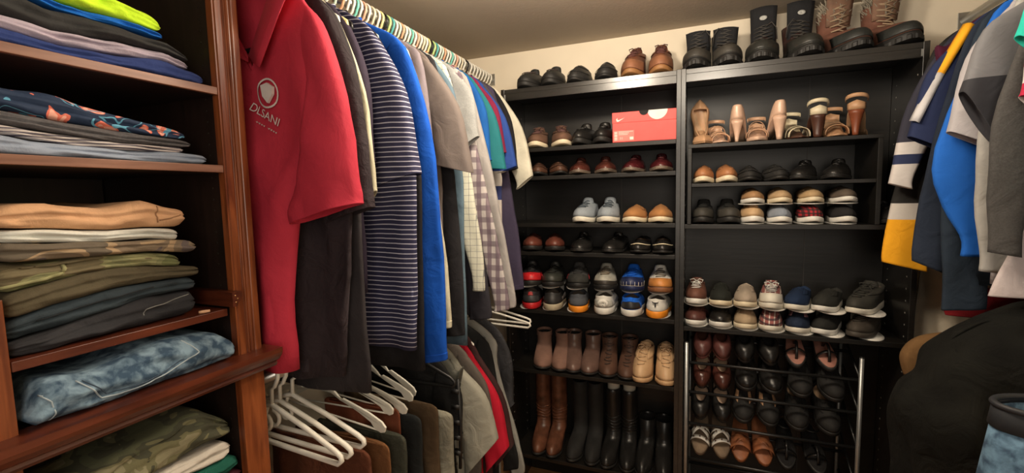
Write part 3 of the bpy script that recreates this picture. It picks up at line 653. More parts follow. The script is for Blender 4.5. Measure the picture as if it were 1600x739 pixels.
shirt2(-.31, 'sweatshirt', 'light grey long-sleeved sweatshirt hanging lowest before the boots', C_((.34, .34, .31), .9, .1, .4), (.325, -.66), (.265, -.70), (.22,), -.80, long=((.215, -.20), (.17, -.30)), st=.03)
shirt2(-.235, 'blouse', 'crumpled dark grey blouse at the wall end of the lower rod', C_((.045, .045, .05), .8, .3, 1.0), (.255, -.40), (.21, -.44), (.21,), -.52, A=.012)
for y, n_ in ((-.655, 'olive grey t-shirt'), (-.60, 'light grey t-shirt'), (-.545, 'taupe t-shirt'), (-.49, 'red t-shirt'), (-.435, 'maroon t-shirt'), (-.375, 'black cardigan'), (-.31, 'grey sweatshirt'), (-.235, 'crumpled blouse')):
    hanger(y, LX2, LZ, WPL if y != -.545 else BPL, ('white' if y != -.545 else 'black')+' hanger holding the '+n_+' on the lower rod', group='hangers with tops on the lower left rod', hw=.165, drop=.075)
for i in range(2):
    hanger(-.14+.06*i, LX2+.03, LZ+.06*0, WPL, ['nearer', 'farther'][i]+' of the two white empty hangers poking out before the bookcase sneakers', group='empty hangers on the lower left rod', hw=.285-.02*i, drop=.05, rz=radians(-6), rad=.005)

# ------------------------------------------------------------ right rod
RX = 1.0; GRR = 'shirts hanging on the right rod'
def SR(y, name, label, mat, slo, sli, body=(.22,), **k):
    k.setdefault('ph', y*1.5); k.setdefault('tip', (.225, -.10))
    return shirt(name, label, 'shirt', y, RX, mat, slo, sli, body, side=-1, group=GRR, zn=2.065, **k)
YEL = (.92, .42, .01)
SR(-.10, 'jersey', 'black long-sleeved jersey with yellow and white cuff panel', C_((.016, .015, .014)), (.335, -.80), (.212, -.83), smat=bands([(-1, YEL), (-.655, (.62, .58, .54)), (-.60, (.016, .015, .014))], -1.0, 0), long=((.275, -.34), (.19, -.40)), st=.036, hem=-.8)
SR(-.155, 'jersey', 'white sleeved football jersey with navy mark next to the bookcase', C_((.03, .03, .05)), (.345, -.53), (.285, -.55), smat=bands([(-1, (.66, .62, .60)), (-.47, (.02, .03, .09)), (-.44, (.66, .62, .60)), (-.40, (.03, .03, .05))], -1.0, 0), hem=-.78)
SR(-.20, 't_shirt', 'maroon t-shirt with thin visible shoulder on right rod', C_((.07, .01, .03)), (.25, -.20), (.2, -.3), hem=-.7)
j4 = SR(-.275, 'jersey', 'navy jersey with yellow and white shoulder stripes', C_((.020, .030, .085), .85, .08, .3), (.340, -.39), (.235, -.45), hem=-.76, st=.04)
for nme, m, a, b in (('yellow_stripe', plain(YEL, .8), (.222, -.085), (.283, -.215)), ('white_stripe', C_((.55, .54, .55)), (.283, -.215), (.335, -.35))):
    rows = []
    for q in range(7):
        t = q/6; x = a[0]*(1-t)+b[0]*t; z = a[1]*(1-t)+b[1]*t
        rows.append([(-x+.010, -.0275, z-.004), (-x+.002, -.0265, z+.002), (-x-.004, -.022, z+.004), (-x-.007, -.006, z+.006)])
    MB().grid(rows).build(nme, m, j4, solid=.002)
SR(-.325, 'sweatshirt', 'dark navy long-sleeved top beside the yellow panel', C_((.018, .026, .045)), (.330, -.765), (.245, -.805), long=((.29, -.36), (.20, -.42)), hem=-.80)
SR(-.37, 'sweatshirt', 'slate navy long-sleeved top hanging lower beside the blue sleeve', C_((.022, .034, .052)), (.275, -.90), (.175, -.89), long=((.28, -.38), (.20, -.44)), hem=-.82)
SR(-.42, 'sweatshirt', 'bright blue long-sleeved sweatshirt on the right rod', C_((.015, .13, .55), .85, .08, .3), (.262, -.735), (.190, -.735), long=((.330, -.45), (.215, -.50)), hem=-.62, st=.034)
SR(-.475, 't_shirt', 'light grey and white t-shirt with wide sleeve on the right rod', C_((.42, .40, .42)), (.325, -.40), (.225, -.455), hem=-.80, st=.04)
SR(-.52, 'sweatshirt', 'pale grey long-sleeved top behind the charcoal raglan', C_((.40, .39, .37)), (.265, -.76), (.205, -.765), long=((.28, -.38), (.21, -.44)), hem=-.80)
SR(-.575, 't_shirt', 'charcoal raglan t-shirt with dark sleeve at upper right', C_((.13, .13, .14), heather=.15), (.345, -.315), (.275, -.445), smat=bands([(-1, (.022, .022, .028)), (-.29, (.15, .15, .16))], -1.0, 0), hem=-.78, st=.04)
SR(-.63, 'sweater', 'dark heather grey long-sleeved sweater at right', C_((.045, .042, .04), heather=.06), (.295, -.70), (.24, -.71), long=((.30, -.36), (.22, -.42)), hem=-.72)
SR(-.685, 'jersey', 'dark jersey with crimson and white banded sleeve at the right edge', C_((.05, .05, .05)), (.288, -.35), (.24, -.40), smat=bands([(-1, (.55, .5, .5)), (-.355, (.45, .01, .05)), (-.325, (.6, .57, .55)), (-.29, (.45, .01, .05)), (-.24, (.05, .05, .05))], -1.0, 0), hem=-.82)
SR(-.735, 't_shirt', 'teal green t-shirt nearest on the right rod', C_((.02, .42, .33)), (.325, -.235), (.26, -.30), hem=-.60)
for i, (y, n_) in enumerate(((-.10, 'yellow-cuffed jersey'), (-.155, 'football jersey'), (-.20, 'maroon t-shirt'), (-.275, 'striped navy jersey'), (-.325, 'dark navy top'), (-.37, 'slate navy top'), (-.42, 'blue sweatshirt'), (-.475, 'light grey t-shirt'), (-.52, 'pale grey top'), (-.575, 'charcoal raglan'), (-.63, 'heather grey sweater'), (-.685, 'banded jersey'), (-.735, 'teal t-shirt'))):
    hanger(y, RX, RODZ, WPL, 'white hanger holding the '+n_+' on the right rod', group='hangers on the right rod', hw=.17, drop=.075)
# pale pink garment low at the right, cream cloth, red hem
def drape(name, label, cat, prof, yc, mat, n=48, A=.02, k=18, seed=0, sub=0, grp=None):
    """closed hanging mass: prof rows (z, x0, x1, thickness)"""
    rows = []; z0 = prof[-1][0]; xm = (prof[0][1]+prof[0][2])/2; S_ = sections(prof, len(prof)*5)
    for (z, x0, x1, t) in S_:
        row = []
        for i in range(n):
            a = 2*pi*i/n; x = (x0+x1)/2+(x1-x0)/2*spow(cos(a), .75); y = t/2*spow(sin(a), .75)
            x += A*.35*mnoise.noise(Vector((cos(a)*3+seed, z*7, sin(a)*3))); y += A*.8*mnoise.noise(Vector((x*9, z*5, seed)))
            fo = A*sm((prof[0][0]-z)/.25+.15)*(sin(k*x+seed+z*3)+.5*sin(2.3*k*x+seed*2+5*z))
            row.append((x-xm+.3*fo*cos(a)*0, y+fo*(-1 if sin(a) < 0 else 1)*.5, z-z0))
        rows.append(row)
    o = MB().grid(rows, True, 0, True, True).build(name, mat, None, sub=sub); o.location = (xm, yc, z0)
    return tag(o, label, cat, grp)
drape('cotton_shirt', 'pale pink shirt hem hanging low at the right edge', 'shirt', [(1.50, .80, 1.25, .03), (1.40, .77, 1.25, .035), (1.30, .735, 1.25, .035), (1.255, .722, 1.25, .03)], -.60, C_((.50, .44, .44)), A=.01, seed=2)
drape('curtain', 'cream cloth hanging between the bookcase and the black robe', 'curtain', [(1.30, .845, 1.2, .03), (1.1, .84, 1.2, .05), (.9, .83, 1.2, .06), (.5, .83, 1.2, .06)], .10, C_((.62, .55, .43)), A=.03, k=24, seed=1)
drape('t_shirt', 'dark red t-shirt hem peeking above the black robe', 'shirt', [(1.22, .80, 1.15, .03), (1.17, .76, 1.15, .04), (1.135, .765, 1.15, .04)], -.30, C_((.22, .01, .015)), A=.008)
drape('bathrobe', 'large black fleece robe hanging low at the right', 'robe', [(1.225, 1.0, 1.26, .10), (1.20, .86, 1.28, .22), (1.145, .755, 1.29, .30), (1.06, .68, 1.30, .34), (.98, .655, 1.30, .36), (.915, .61, 1.30, .38), (.80, .615, 1.30, .38), (.6, .63, 1.30, .38), (.3, .64, 1.30, .36), (.05, .66, 1.30, .34)], -.45, C_((.007, .007, .0055), .95, .5, 1.0), n=90, A=.05, k=14, seed=3)
drape('jacket', 'brown jacket shoulder showing behind the black robe', 'jacket', [(1.06, .84, 1.1, .04), (1.03, .74, 1.1, .08), (.97, .70, 1.1, .09), (.9, .71, 1.1, .08)], -.19, C_((.20, .11, .045)), A=.01)
# jeans with dark waistband, open at the top
jg = empty('hanging_jeans', (.70, -.93, .60), 'blue jeans with black waistband hanging at the lower right corner', 'jeans')
def jr(z, hx, hy, cx=0, cy=0): return [(cx+hx*cos(2*pi*i/40), cy+hy*sin(2*pi*i/40)+.006*sin(2*pi*i/40*7)*(1 if z < .4 else .3), z) for i in range(40)]
DEN = denim((.035, .075, .13), (.14, .26, .38))
MB().grid([jr(.50, .105, .055, 0, 0), jr(.42, .115, .062), jr(.25, .135, .068), jr(.0, .155, .07)], True, capb=True).build('legs', DEN, jg, solid=.003)
MB().grid([jr(.468, .109, .059), jr(.47, .112, .062), jr(.505, .108, .058), jr(.507, .105, .055)], True).build('waistband', plain((.012, .014, .018), .7), jg, solid=.004)
MB().tube([(.0+.108*cos(a), .058*sin(a), .512) for a in [2*pi*k/36 for k in range(36)]], .006, 8, closed=True).build('waist_edge', plain((.015, .016, .02), .6), jg)
mb = MB(); mb.tube([(-.052, -.0555, .47), (-.056, -.064, .25), (-.06, -.068, .0)], .0022, 6); mb.build('side_seam', plain((.10, .14, .18), .8), jg)
MB().tube([(-.02, -.062, .49), (-.02, -.067, .49)], .009, 14).build('button', STEEL, jg)

# ------------------------------------------------------------ shoes
def outline(ph, W_, L, toe=.9, heel=.8, mid=.74):
    s = (1+cos(ph))/2; m = interp(s, [0, .2, .45, .75, .92, 1], [heel, heel*.96, mid, 1, (1+toe)/2, toe])
    return W_/2*spow(sin(ph), .9)*m, -L/2*cos(ph), s
class Upper:
    def __init__(s, L=.27, W=.098, ht=.024, tt=.016, toeh=.038, col=.075, colf=.085, toe=.9, heel=.8, yc=.065, a=.055, b=.030, shaft=None, spring=.010, wedge=0, inset=.003):
        W = W*1.12; s.__dict__.update(locals()); s.N = 36
    def solez(s, q): # q: 0 heel .. 1 toe
        return s.ht*(1-sm((q-.25)/.4))+s.tt*sm((q-.25)/.4)+s.spring*max(0, (q-.72)/.28)**2
    def zbot(s, q): return s.spring*max(0, (q-.72)/.28)**2
    def pt(s, ph, u_):
        x0, y0, q = outline(ph, s.W-2*s.inset, s.L-2*s.inset, s.toe, s.heel); z0 = s.solez(q)-.001
        c, sn = cos(ph), sin(ph)
        cz = s.col+(s.colf-s.col)*max(0, c)-.010*abs(sn)*(1 if s.shaft is None else 0)
        C = Vector((s.b*sn, s.yc-s.a*c, cz)); P0 = Vector((x0, y0, z0))
        fr = max(0, c)
        lift = s.toeh*(fr**.6)+(cz-z0)*.55*(1-fr**.6)
        P1 = P0+Vector((.004*sn, -.003*c, lift))
        P2 = C.lerp(P0, .50*fr+.10); P2.z = C.z-(.006+.018*fr) if fr > .05 else C.z-.02
        P2.z = max(P2.z, P0.z+lift*.9)
        v = 1-u_
        return P0*v**3+P1*3*v*v*u_+P2*3*v*u_*u_+C*u_**3
    def rows(s, K=9):
        R = [[s.pt(2*pi*i/s.N, k/K) for i in range(s.N)] for k in range(K+1)]
        if s.shaft:
            for (z, yc, a, b) in s.shaft:
                R.append([Vector((b*sin(2*pi*i/s.N), yc-a*cos(2*pi*i/s.N), z)) for i in range(s.N)])
        return R
    def build(s, root, um, sm_, lin=None, thick=.003):
        R = s.rows(); top = R[-1]; cen = sum(top, Vector())/s.N
        def shr(row, d, dz): return [cen.lerp(p, 1).lerp(Vector((cen.x, cen.y, p.z)), d)+Vector((0, 0, dz)) for p in row]
        MB().grid(R+[shr(top, .05, .0015), shr(top, .10, -.001), shr(top, .12, -.012)], True, capa=True).build('upper', um, root)
        dep = -min(.05, s.col-s.ht-.01) if not s.shaft else -.06
        MB().grid([shr(top, .10, -.001), shr(top, .12, dep*.6), shr(top, .35, dep)], True, capb=True).build('lining', lin or INS, root)
        N = s.N; A = [outline(2*pi*i/N, s.W, s.L, s.toe, s.heel) for i in range(N)]
        B = [outline(2*pi*i/N, s.W-.006, s.L-.006, s.toe, s.heel) for i in range(N)]
        MB().grid([[(x, y, s.zbot(q)+.0002) for x, y, q in B], [(x, y, s.zbot(q)+.003) for x, y, q in A], [(x, y, s.zbot(q)*.2+s.solez(q)*.8) for x, y, q in A], [(x, y, s.solez(q)) for x, y, q in B]], True, capa=True, capb=True).build('sole', sm_, root)
    def patch(s, root, name, mat, p0, p1, u0, u1, off=.0015, nu=8, np_=14, mirror=False):
        cen = Vector((0, s.yc*.4, .02)); rows = []
        for k in range(nu+1):
            row = []
            for i in range(np_+1):
                ph = p0+(p1-p0)*i/np_; u_ = u0+(u1-u0)*k/nu; p = s.pt(ph, u_); a = s.pt(ph+.02, u_)-p; b = s.pt(ph, min(1, u_+.02))-p
                if b.length < 1e-7: b = p-s.pt(ph, u_-.02)
                n = a.cross(b)
                if n.length < 1e-12: n = p-cen
                n.normalize()
                if n.dot(p-cen) < 0: n = -n
                row.append(p+n*off)
            rows.append(row)
        return MB().grid(rows).build(name, mat, root, solid=.0015)
    def laces(s, root, mat, n=5, rad=.0018, u0=.5, sp=.42, bow=False):
        mb = MB()
        for k in range(n):
            u_ = u0+(1-u0)*k/(n-1)*.98; pts = []
            for j in range(7):
                ph = -sp+2*sp*j/6; ph2 = ph+.12*(1 if k % 2 else -1)*(j/6-.5); p = s.pt(ph2, u_-.04*((j/6-.5) if k % 2 else -(j/6-.5))); pts.append(p+Vector((0, 0, .004)))
            mb.tube(pts, rad, 6)
        if bow:
            for q in (-1, 1):
                p = s.pt(0, .97)+Vector((0, -.004, .006))
                mb.tube([p, p+Vector((q*.012, -.006, .010)), p+Vector((q*.026, -.008, .006)), p+Vector((q*.022, -.012, -.006)), p+Vector((0, -.002, 0))], rad, 6)
                mb.tube([p, p+Vector((q*.010, -.012, -.004)), p+Vector((q*.020, -.016, -.018))], rad*.8, 6)
        mb.build('laces', mat, root)
    def tongue(s, root, mat, h=.022, w=.028, lean=.3):
        p = s.pt(0, 1); rows = []
        for k in range(6):
            t = k/5; ww = w*(1-.25*t**3)
            rows.append([(ww*q, p.y+.006+lean*h*t+.010*(abs(q)**2)-.004, p.z-.012+(h+.012)*t-.004*abs(q)**2*t) for q in (-1, -.6, -.2, .2, .6, 1)])
        MB().grid(rows).build('tongue', mat, root, solid=.005)
SHOES = []
def shoe_root(x, y, z, label, group, rz=0, rx=0, ry=0, sx=1, name='shoe', cat='shoe'):
    return empty(name, (x, y, z), label, cat, group, rz=rz, rx=rx, ry=ry, sx=sx)
def make(style, root, c):
    """style -> parts; c = dict of materials"""
    g = c.get
    if style == 'sneaker':
        U = Upper(toeh=.044, col=g('h', .078), colf=g('h', .078)+.008, ht=.030, tt=.022, W=g('w', .102), L=g('L', .27), b=g('b', .034), heel=g('hl', .86), toe=.95)
        U.build(root, g('up'), g('sole'), g('lin')); U.tongue(root, g('tongue', g('up')), g('tg', .018), .026); U.laces(root, g('lace', g('up')), 5, .002, .5, .42, g('bow', False))
        if g('cap'): U.patch(root, 'toe_cap', g('cap'), -1.0, 1.0, .02, .42)
        if g('mud'): U.patch(root, 'mudguard', g('mud'), -1.9, 1.9, .0, .16)
        if g('heelc'): U.patch(root, 'heel_counter', g('heelc'), pi-.8, pi+.8, .05, .62)
        if g('side'):
            U.patch(root, 'side_overlay', g('side'), 1.05, 2.0, .15, .42); U.patch(root, 'side_overlay', g('side'), -2.0, -1.05, .15, .42)
        if g('tab'): U.patch(root, 'heel_tab', g('tab'), pi-.22, pi+.22, .62, .99, .003)
    elif style == 'slipon':
        U = Upper(toeh=.038, col=g('ch', .062), colf=g('ch', .062)+.016, ht=.024, tt=.020, W=g('w', .098), a=.062, b=.031, yc=.060, L=g('L', .265), toe=.95)
        U.build(root, g('up'), g('sole'), g('lin')); U.patch(root, 'gore', g('gore', g('up')), .55, 1.0, .62, .98, .0012, 4, 4); U.patch(root, 'gore', g('gore', g('up')), -1.0, -.55, .62, .98, .0012, 4, 4)
        if g('cap'): U.patch(root, 'toe_cap', g('cap'), -1.1, 1.1, .02, .30)
    elif style == 'dress':
        U = Upper(toeh=.034, col=.060, colf=.074, ht=.026, tt=.010, W=g('w', .100), L=.275, toe=g('toe', .75)+.08, spring=.008, b=.032, a=.05)
        U.build(root, g('up'), g('sole', RUB), g('lin')); U.patch(root, 'welt', g('welt', g('sole', RUB)), -1.7, 1.7, -.02, .05, .002, 2, 24)
        if g('lace') is not False: U.laces(root, g('lace', g('up')), 4, .0016, .66, .34)
        if g('cap'): U.patch(root, 'toe_cap', g('cap'), -1.0, 1.0, .03, .40, .001)
        U.tongue(root, g('up'), .010, .022)
    elif style == 'loafer':
        U = Upper(toeh=.036, col=g('ch', .058), colf=g('ch', .058)+.012, ht=.022, tt=.011, W=g('w', .098), L=.27, toe=.8, b=.030, a=.062, yc=.055)
        U.build(root, g('up'), g('sole', RUB), g('lin')); U.patch(root, 'moc_seam', g('seam', g('up')), -1.15, 1.15, .30, .36, .003, 2, 18)
        U.patch(root, 'saddle_strap', g('strap', g('up')), -1.15, 1.15, .74, .86, .002, 2, 14)
    elif style == 'chukka':
        U = Upper(toeh=.042, col=g('h', .115), colf=g('h', .115)-.004, ht=.028, tt=.020, W=g('w', .102), b=.034, a=.046, yc=.072, L=.275, shaft=None)
        U.build(root, g('up'), g('sole'), g('lin')); U.tongue(root, g('tongue', g('up')), .020, .026, .2); U.laces(root, g('lace', g('up')), 6, .0024, .45, .36, True)
        if g('cap'): U.patch(root, 'toe_cap', g('cap'), -1.15, 1.15, .02, .36)
        U.patch(root, 'ankle_flap', g('up'), .5, 1.6, .60, .99, .003, 5, 6); U.patch(root, 'ankle_flap', g('up'), -1.6, -.5, .60, .99, .003, 5, 6)
    elif style == 'work':
        h = g('h', .16)
        U = Upper(toeh=.050, col=.105, colf=.105, ht=.034, tt=.028, W=g('w', .112), b=.047, a=.058, yc=.066, L=.285, shaft=[(.13, .074, .054, .048), (h, .078, .058, .050)], spring=.012)
        U.build(root, g('up'), g('sole', RUB), g('lin')); U.patch(root, 'toe_cap', g('cap', g('up')), -1.25, 1.25, .02, g('capu', .46), .003)
        rws = []
        for zz in (.0005, .006, .014, .017):
            rw = []
            for k in range(72):
                ph = -2.0+4.0*k/71; e = .007 if (k//3) % 2 and zz < .015 else .002; x, y, q = outline(ph, U.W+e, U.L+e, U.toe, U.heel); rw.append((x, y, U.zbot(q)+zz))
            rws.append(rw)
        MB().grid(rws).build('tread', g('sole', RUB), root, smooth=False, solid=.0015)
        if g('rand'): U.patch(root, 'rubber_rand', g('rand'), -2.2, 2.2, -.02, .14, .0025, 3, 24)
        p = Vector((0, .078-.058, h)); rows = []
        th = g('th', .05)
        for k in range(7):
            t = k/6; ww = .042+.006*t; rows.append([(ww*q, p.y+.004-.012*t+.010*q*q, p.z-.055+(.055+th)*t-.004*q*q) for q in (-1, -.6, -.2, .2, .6, 1)])
        MB().grid(rows).build('tongue', g('tongue', g('up')), root, solid=.009)
        if g('badge'):
            bp = p+Vector((0, -.012, th*.45)); MB().grid([[(bp.x+.014*cos(a)*r_, bp.y-.001*1-.0015, bp.z+.009*sin(a)*r_) for a in [2*pi*k/16 for k in range(16)]] for r_ in (1, .55, .01)], True).build('badge', g('badge'), root, solid=.001)
        mb = MB()
        for k in range(6):
            z = .085+(h-.085)*k/5; y0 = interp(z, [.085, .105, .13, h], [-.018, .012, .022, .022]); 
            mb.tube([(-.034, y0+.0, z), (-.012, y0-.012, z+.004), (.012, y0-.012, z-.004), (.034, y0+.0, z)], .0024, 6)
            mb.tube([(-.034, y0+.0, z), (0, y0-.015, z+(h-.085)/10), (.034, y0+.0, z+(h-.085)/5)], .0024, 6)
        if g('fur') is None:
            mb.tube([(0, .02, h), (.03, .0, h+.015), (.048, .005, h-.01), (.05, .02, h-.05)], .002, 6)
        mb.build('laces', g('lace', plain((.05, .045, .04), .8)), root)
        if g('fur'):
            rnd = random.Random(5); mb = MB()
            for k in range(420):
                a = rnd.random()*2*pi; rr = rnd.uniform(.5, 1.0); x = .043*rr*cos(a); y = .070+.052*rr*sin(a); z = h-.055+rnd.random()*.075
                d = Vector((rnd.uniform(-.4, .4)+cos(a)*.5, rnd.uniform(-.4, .3)-.3, 1)).normalized()*rnd.uniform(.02, .04)
                mb.tube([(x, y, z), (x+d.x*.5, y+d.y*.5, z+d.z*.6), (x+d.x*1.3, y+d.y, z+d.z)], [.004, .003, .001], 4)
            mb.build('fur_lining', g('fur'), root)
    elif style == 'bootie':
        h = g('h', .15); hh = g('heel', .035)
        U = Upper(toeh=.034, col=.080+hh*.3, colf=.080+hh*.3, ht=hh, tt=.010, W=g('w', .09), b=.037, a=.048, yc=.074, L=.255, toe=.8, shaft=[(.105+hh*.3, .078, .046, .037), (h, .080, .052, .041)])
        U.build(root, g('up'), g('sole', RUB), g('lin', DARKIN))
        if g('lace'): U.laces(root, g('lace'), 5, .0022, .5, .34)
        if g('lace'):
            mb = MB()
            for k in range(4): z = .1+(h-.1)*k/3.3; mb.tube([(-.022, .040, z), (0, .030, z+.006), (.022, .040, z+.01)], .0022, 6); mb.tube([(.022, .040, z), (0, .030, z+.007), (-.022, .040, z+.012)], .0022, 6)
            mb.build('shaft_laces', g('lace'), root)
        if g('strapm'):
            MB().tube([(.037*cos(a)*1.02, .083+.047*sin(a)*1.02, h-.022) for a in [2*pi*k/24 for k in range(24)]], .004, 6, closed=True).build('ankle_strap', g('strapm'), root)
        if g('zip'): MB().box(-.002, .002, .0, .003, .05, h-.02).build('zip', g('zip'), root).location = (.006, .033, 0)
    elif style == 'tall':
        h = g('h', .37); hh = g('heel', .03); w = g('cw', .046)
        U = Upper(toeh=.040, col=.088, colf=.088, ht=hh, tt=.012, W=g('w', .092), b=.038, a=.048, yc=.070, L=.255, toe=g('toe', .85), shaft=[(.13, .074, .044, .037), (.17, .076, .047, .038), (.22, .074, .052, .042 if w > .041 else w), (.29, .072, .058, w), (h-.02, .072, .058, w), (h, .072, .059, w+.001)])
        U.build(root, g('up'), g('sole', RUB), g('lin', DARKIN))
        if g('wrk'):
            mb = MB()
            for k in range(6):
                z = .10+.018*k; mb.tube([((.033+.001*k)*sin(a)*1.03, .074-(.042+.0006*k)*cos(a)*1.03, z+.004*sin(3*a+k)) for a in [2*pi*q/24 for q in range(24)]], .0035, 6, closed=True)
            mb.build('shaft_creases', g('up'), root)
        if g('insert'):
            MB().grid([[(.030*cos(2*pi*i/20), .072+.032*sin(2*pi*i/20), z) for i in range(20)] for z in (h-.06, h+.055, h+.060)], True, capb=True).build('boot_shaper', g('insert'), root)
        if g('buckle'): MB().tube([(.037*cos(a), .076+.046*sin(a), .15+.004*cos(a)) for a in [2*pi*k/24 for k in range(24)]], .0035, 6, closed=True).build('strap', g('buckle'), root)
def heel_shoe(root, c):
    """high heel: toe at -y"""
    g = c.get; L = .205; W_ = .088; H_ = g('H', .085)*.82; N = 32
    def zf(q): return H_*(1-sm((q-.05)/.62))+.003
    def ol(ph, k=1): x, y, q = outline(ph, W_*k, L*k, g('toe', .45), .78, .66); return x, y, q
    A = [ol(2*pi*i/N) for i in range(N)]; B = [ol(2*pi*i/N, .97) for i in range(N)]
    th = g('plat', .004)
    MB().grid([[(x, y, zf(q)-.002) for x, y, q in B], [(x, y, zf(q)) for x, y, q in A], [(x, y, zf(q)+th) for x, y, q in A], [(x, y, zf(q)+th+.001) for x, y, q in B]], True, capa=True, capb=True).build('sole', g('sole'), root)
    MB().grid([[(x*.93, y*.95, zf(q)+th+.0015) for x, y, q in B], [(x*.90, y*.93, zf(q)+th+.002) for x, y, q in B]], True, capb=True).build('insole', g('ins', INSB), root)
    w0, w1 = g('hw', (.024, .0065)); rows = []
    for k in range(8):
        t = k/7; s_ = w0*(1-t)**1.6+w1*(1-(1-t)**1.6); yy = L/2-.026+.006*t-.004*sin(pi*t); z = (zf(.1)-.001)*(1-t)+.0005
        rows.append([(s_*cos(2*pi*i/16), yy+s_*1.05*sin(2*pi*i/16), z) for i in range(16)])
    MB().grid(rows, True, capa=True, capb=True).build('heel', g('heelm', g('sole')), root)
    if g('kind', 'pump') == 'pump':
        rows = []
        for k in range(7):
            u_ = k/6; row = []
            for i in range(N):
                ph = 2*pi*i/N; x, y, q = ol(ph); c_ = cos(ph); s0 = zf(q)+th
                hgt = .016+.040*sm((-c_+.05)/.9)+.020*max(0, c_)
                inn = Vector((x*.86, (L*.30-L*.0) * 0 + max(-L*.24, y*.93) if c_ > 0 else y*.97, 0)); 
                P0 = Vector((x, y, s0-.001)); C = Vector((inn.x*(.86 if c_ > 0 else .93), inn.y, zf((1+(-inn.y/(L/2)))/2)+th+hgt))
                P1 = P0+Vector((.002*sin(ph), -.001*c_, hgt*.7)); v = 1-u_
                row.append(P0*v*v+P1*2*v*u_+C*u_*u_)
            rows.append(row)
        MB().grid(rows, True).build('upper', g('up'), root, solid=.0018)
    else:
        def band(y, w, hgt, dy=0, name='strap', skew=0, m=None):
            q = (1-y/(L/2))/2; hw = [abs(ol(p)[0]) for p in [math.acos(max(-1, min(1, -2*y/L)))]][0]; z0 = zf(q)+th; rows = []
            for k in range(13):
                a = pi*k/12; x = (hw+.002)*cos(a); z = z0+hgt*sin(a)**.7; yy = y+dy*sin(a)+skew*cos(a)
                rows.append([(x, yy-w/2, z), (x*1.02, yy, z+.0015), (x, yy+w/2, z)])
            MB().grid(rows).build(name, m or g('up'), root, solid=.002)
        for b_ in g('bands', ((-.06, .026, .034), (-.03, .014, .040))): band(*b_)
        if g('back', True):
            rows = []
            for k in range(17):
                a = -pi*.62+pi*1.24*k/16; x = .034*sin(a); y = L/2-.034+.034*cos(a)
                z = H_+.044+.010*cos(a); rows.append([(x, y, z-.007), (x*1.03, y+.001, z), (x, y, z+.007)])
            MB().grid(rows).build('ankle_strap', g('up'), root, solid=.002)
            hc_ = []
            for k in range(9):
                a = -1.1+2.2*k/8; hc_.append([(.031*sin(a), L/2-.032+.0315*cos(a), H_+.002+z_) for z_ in (0, .014, .034-.012*abs(sin(a)))])
            MB().grid(hc_).build('heel_counter', g('up'), root, solid=.0018)
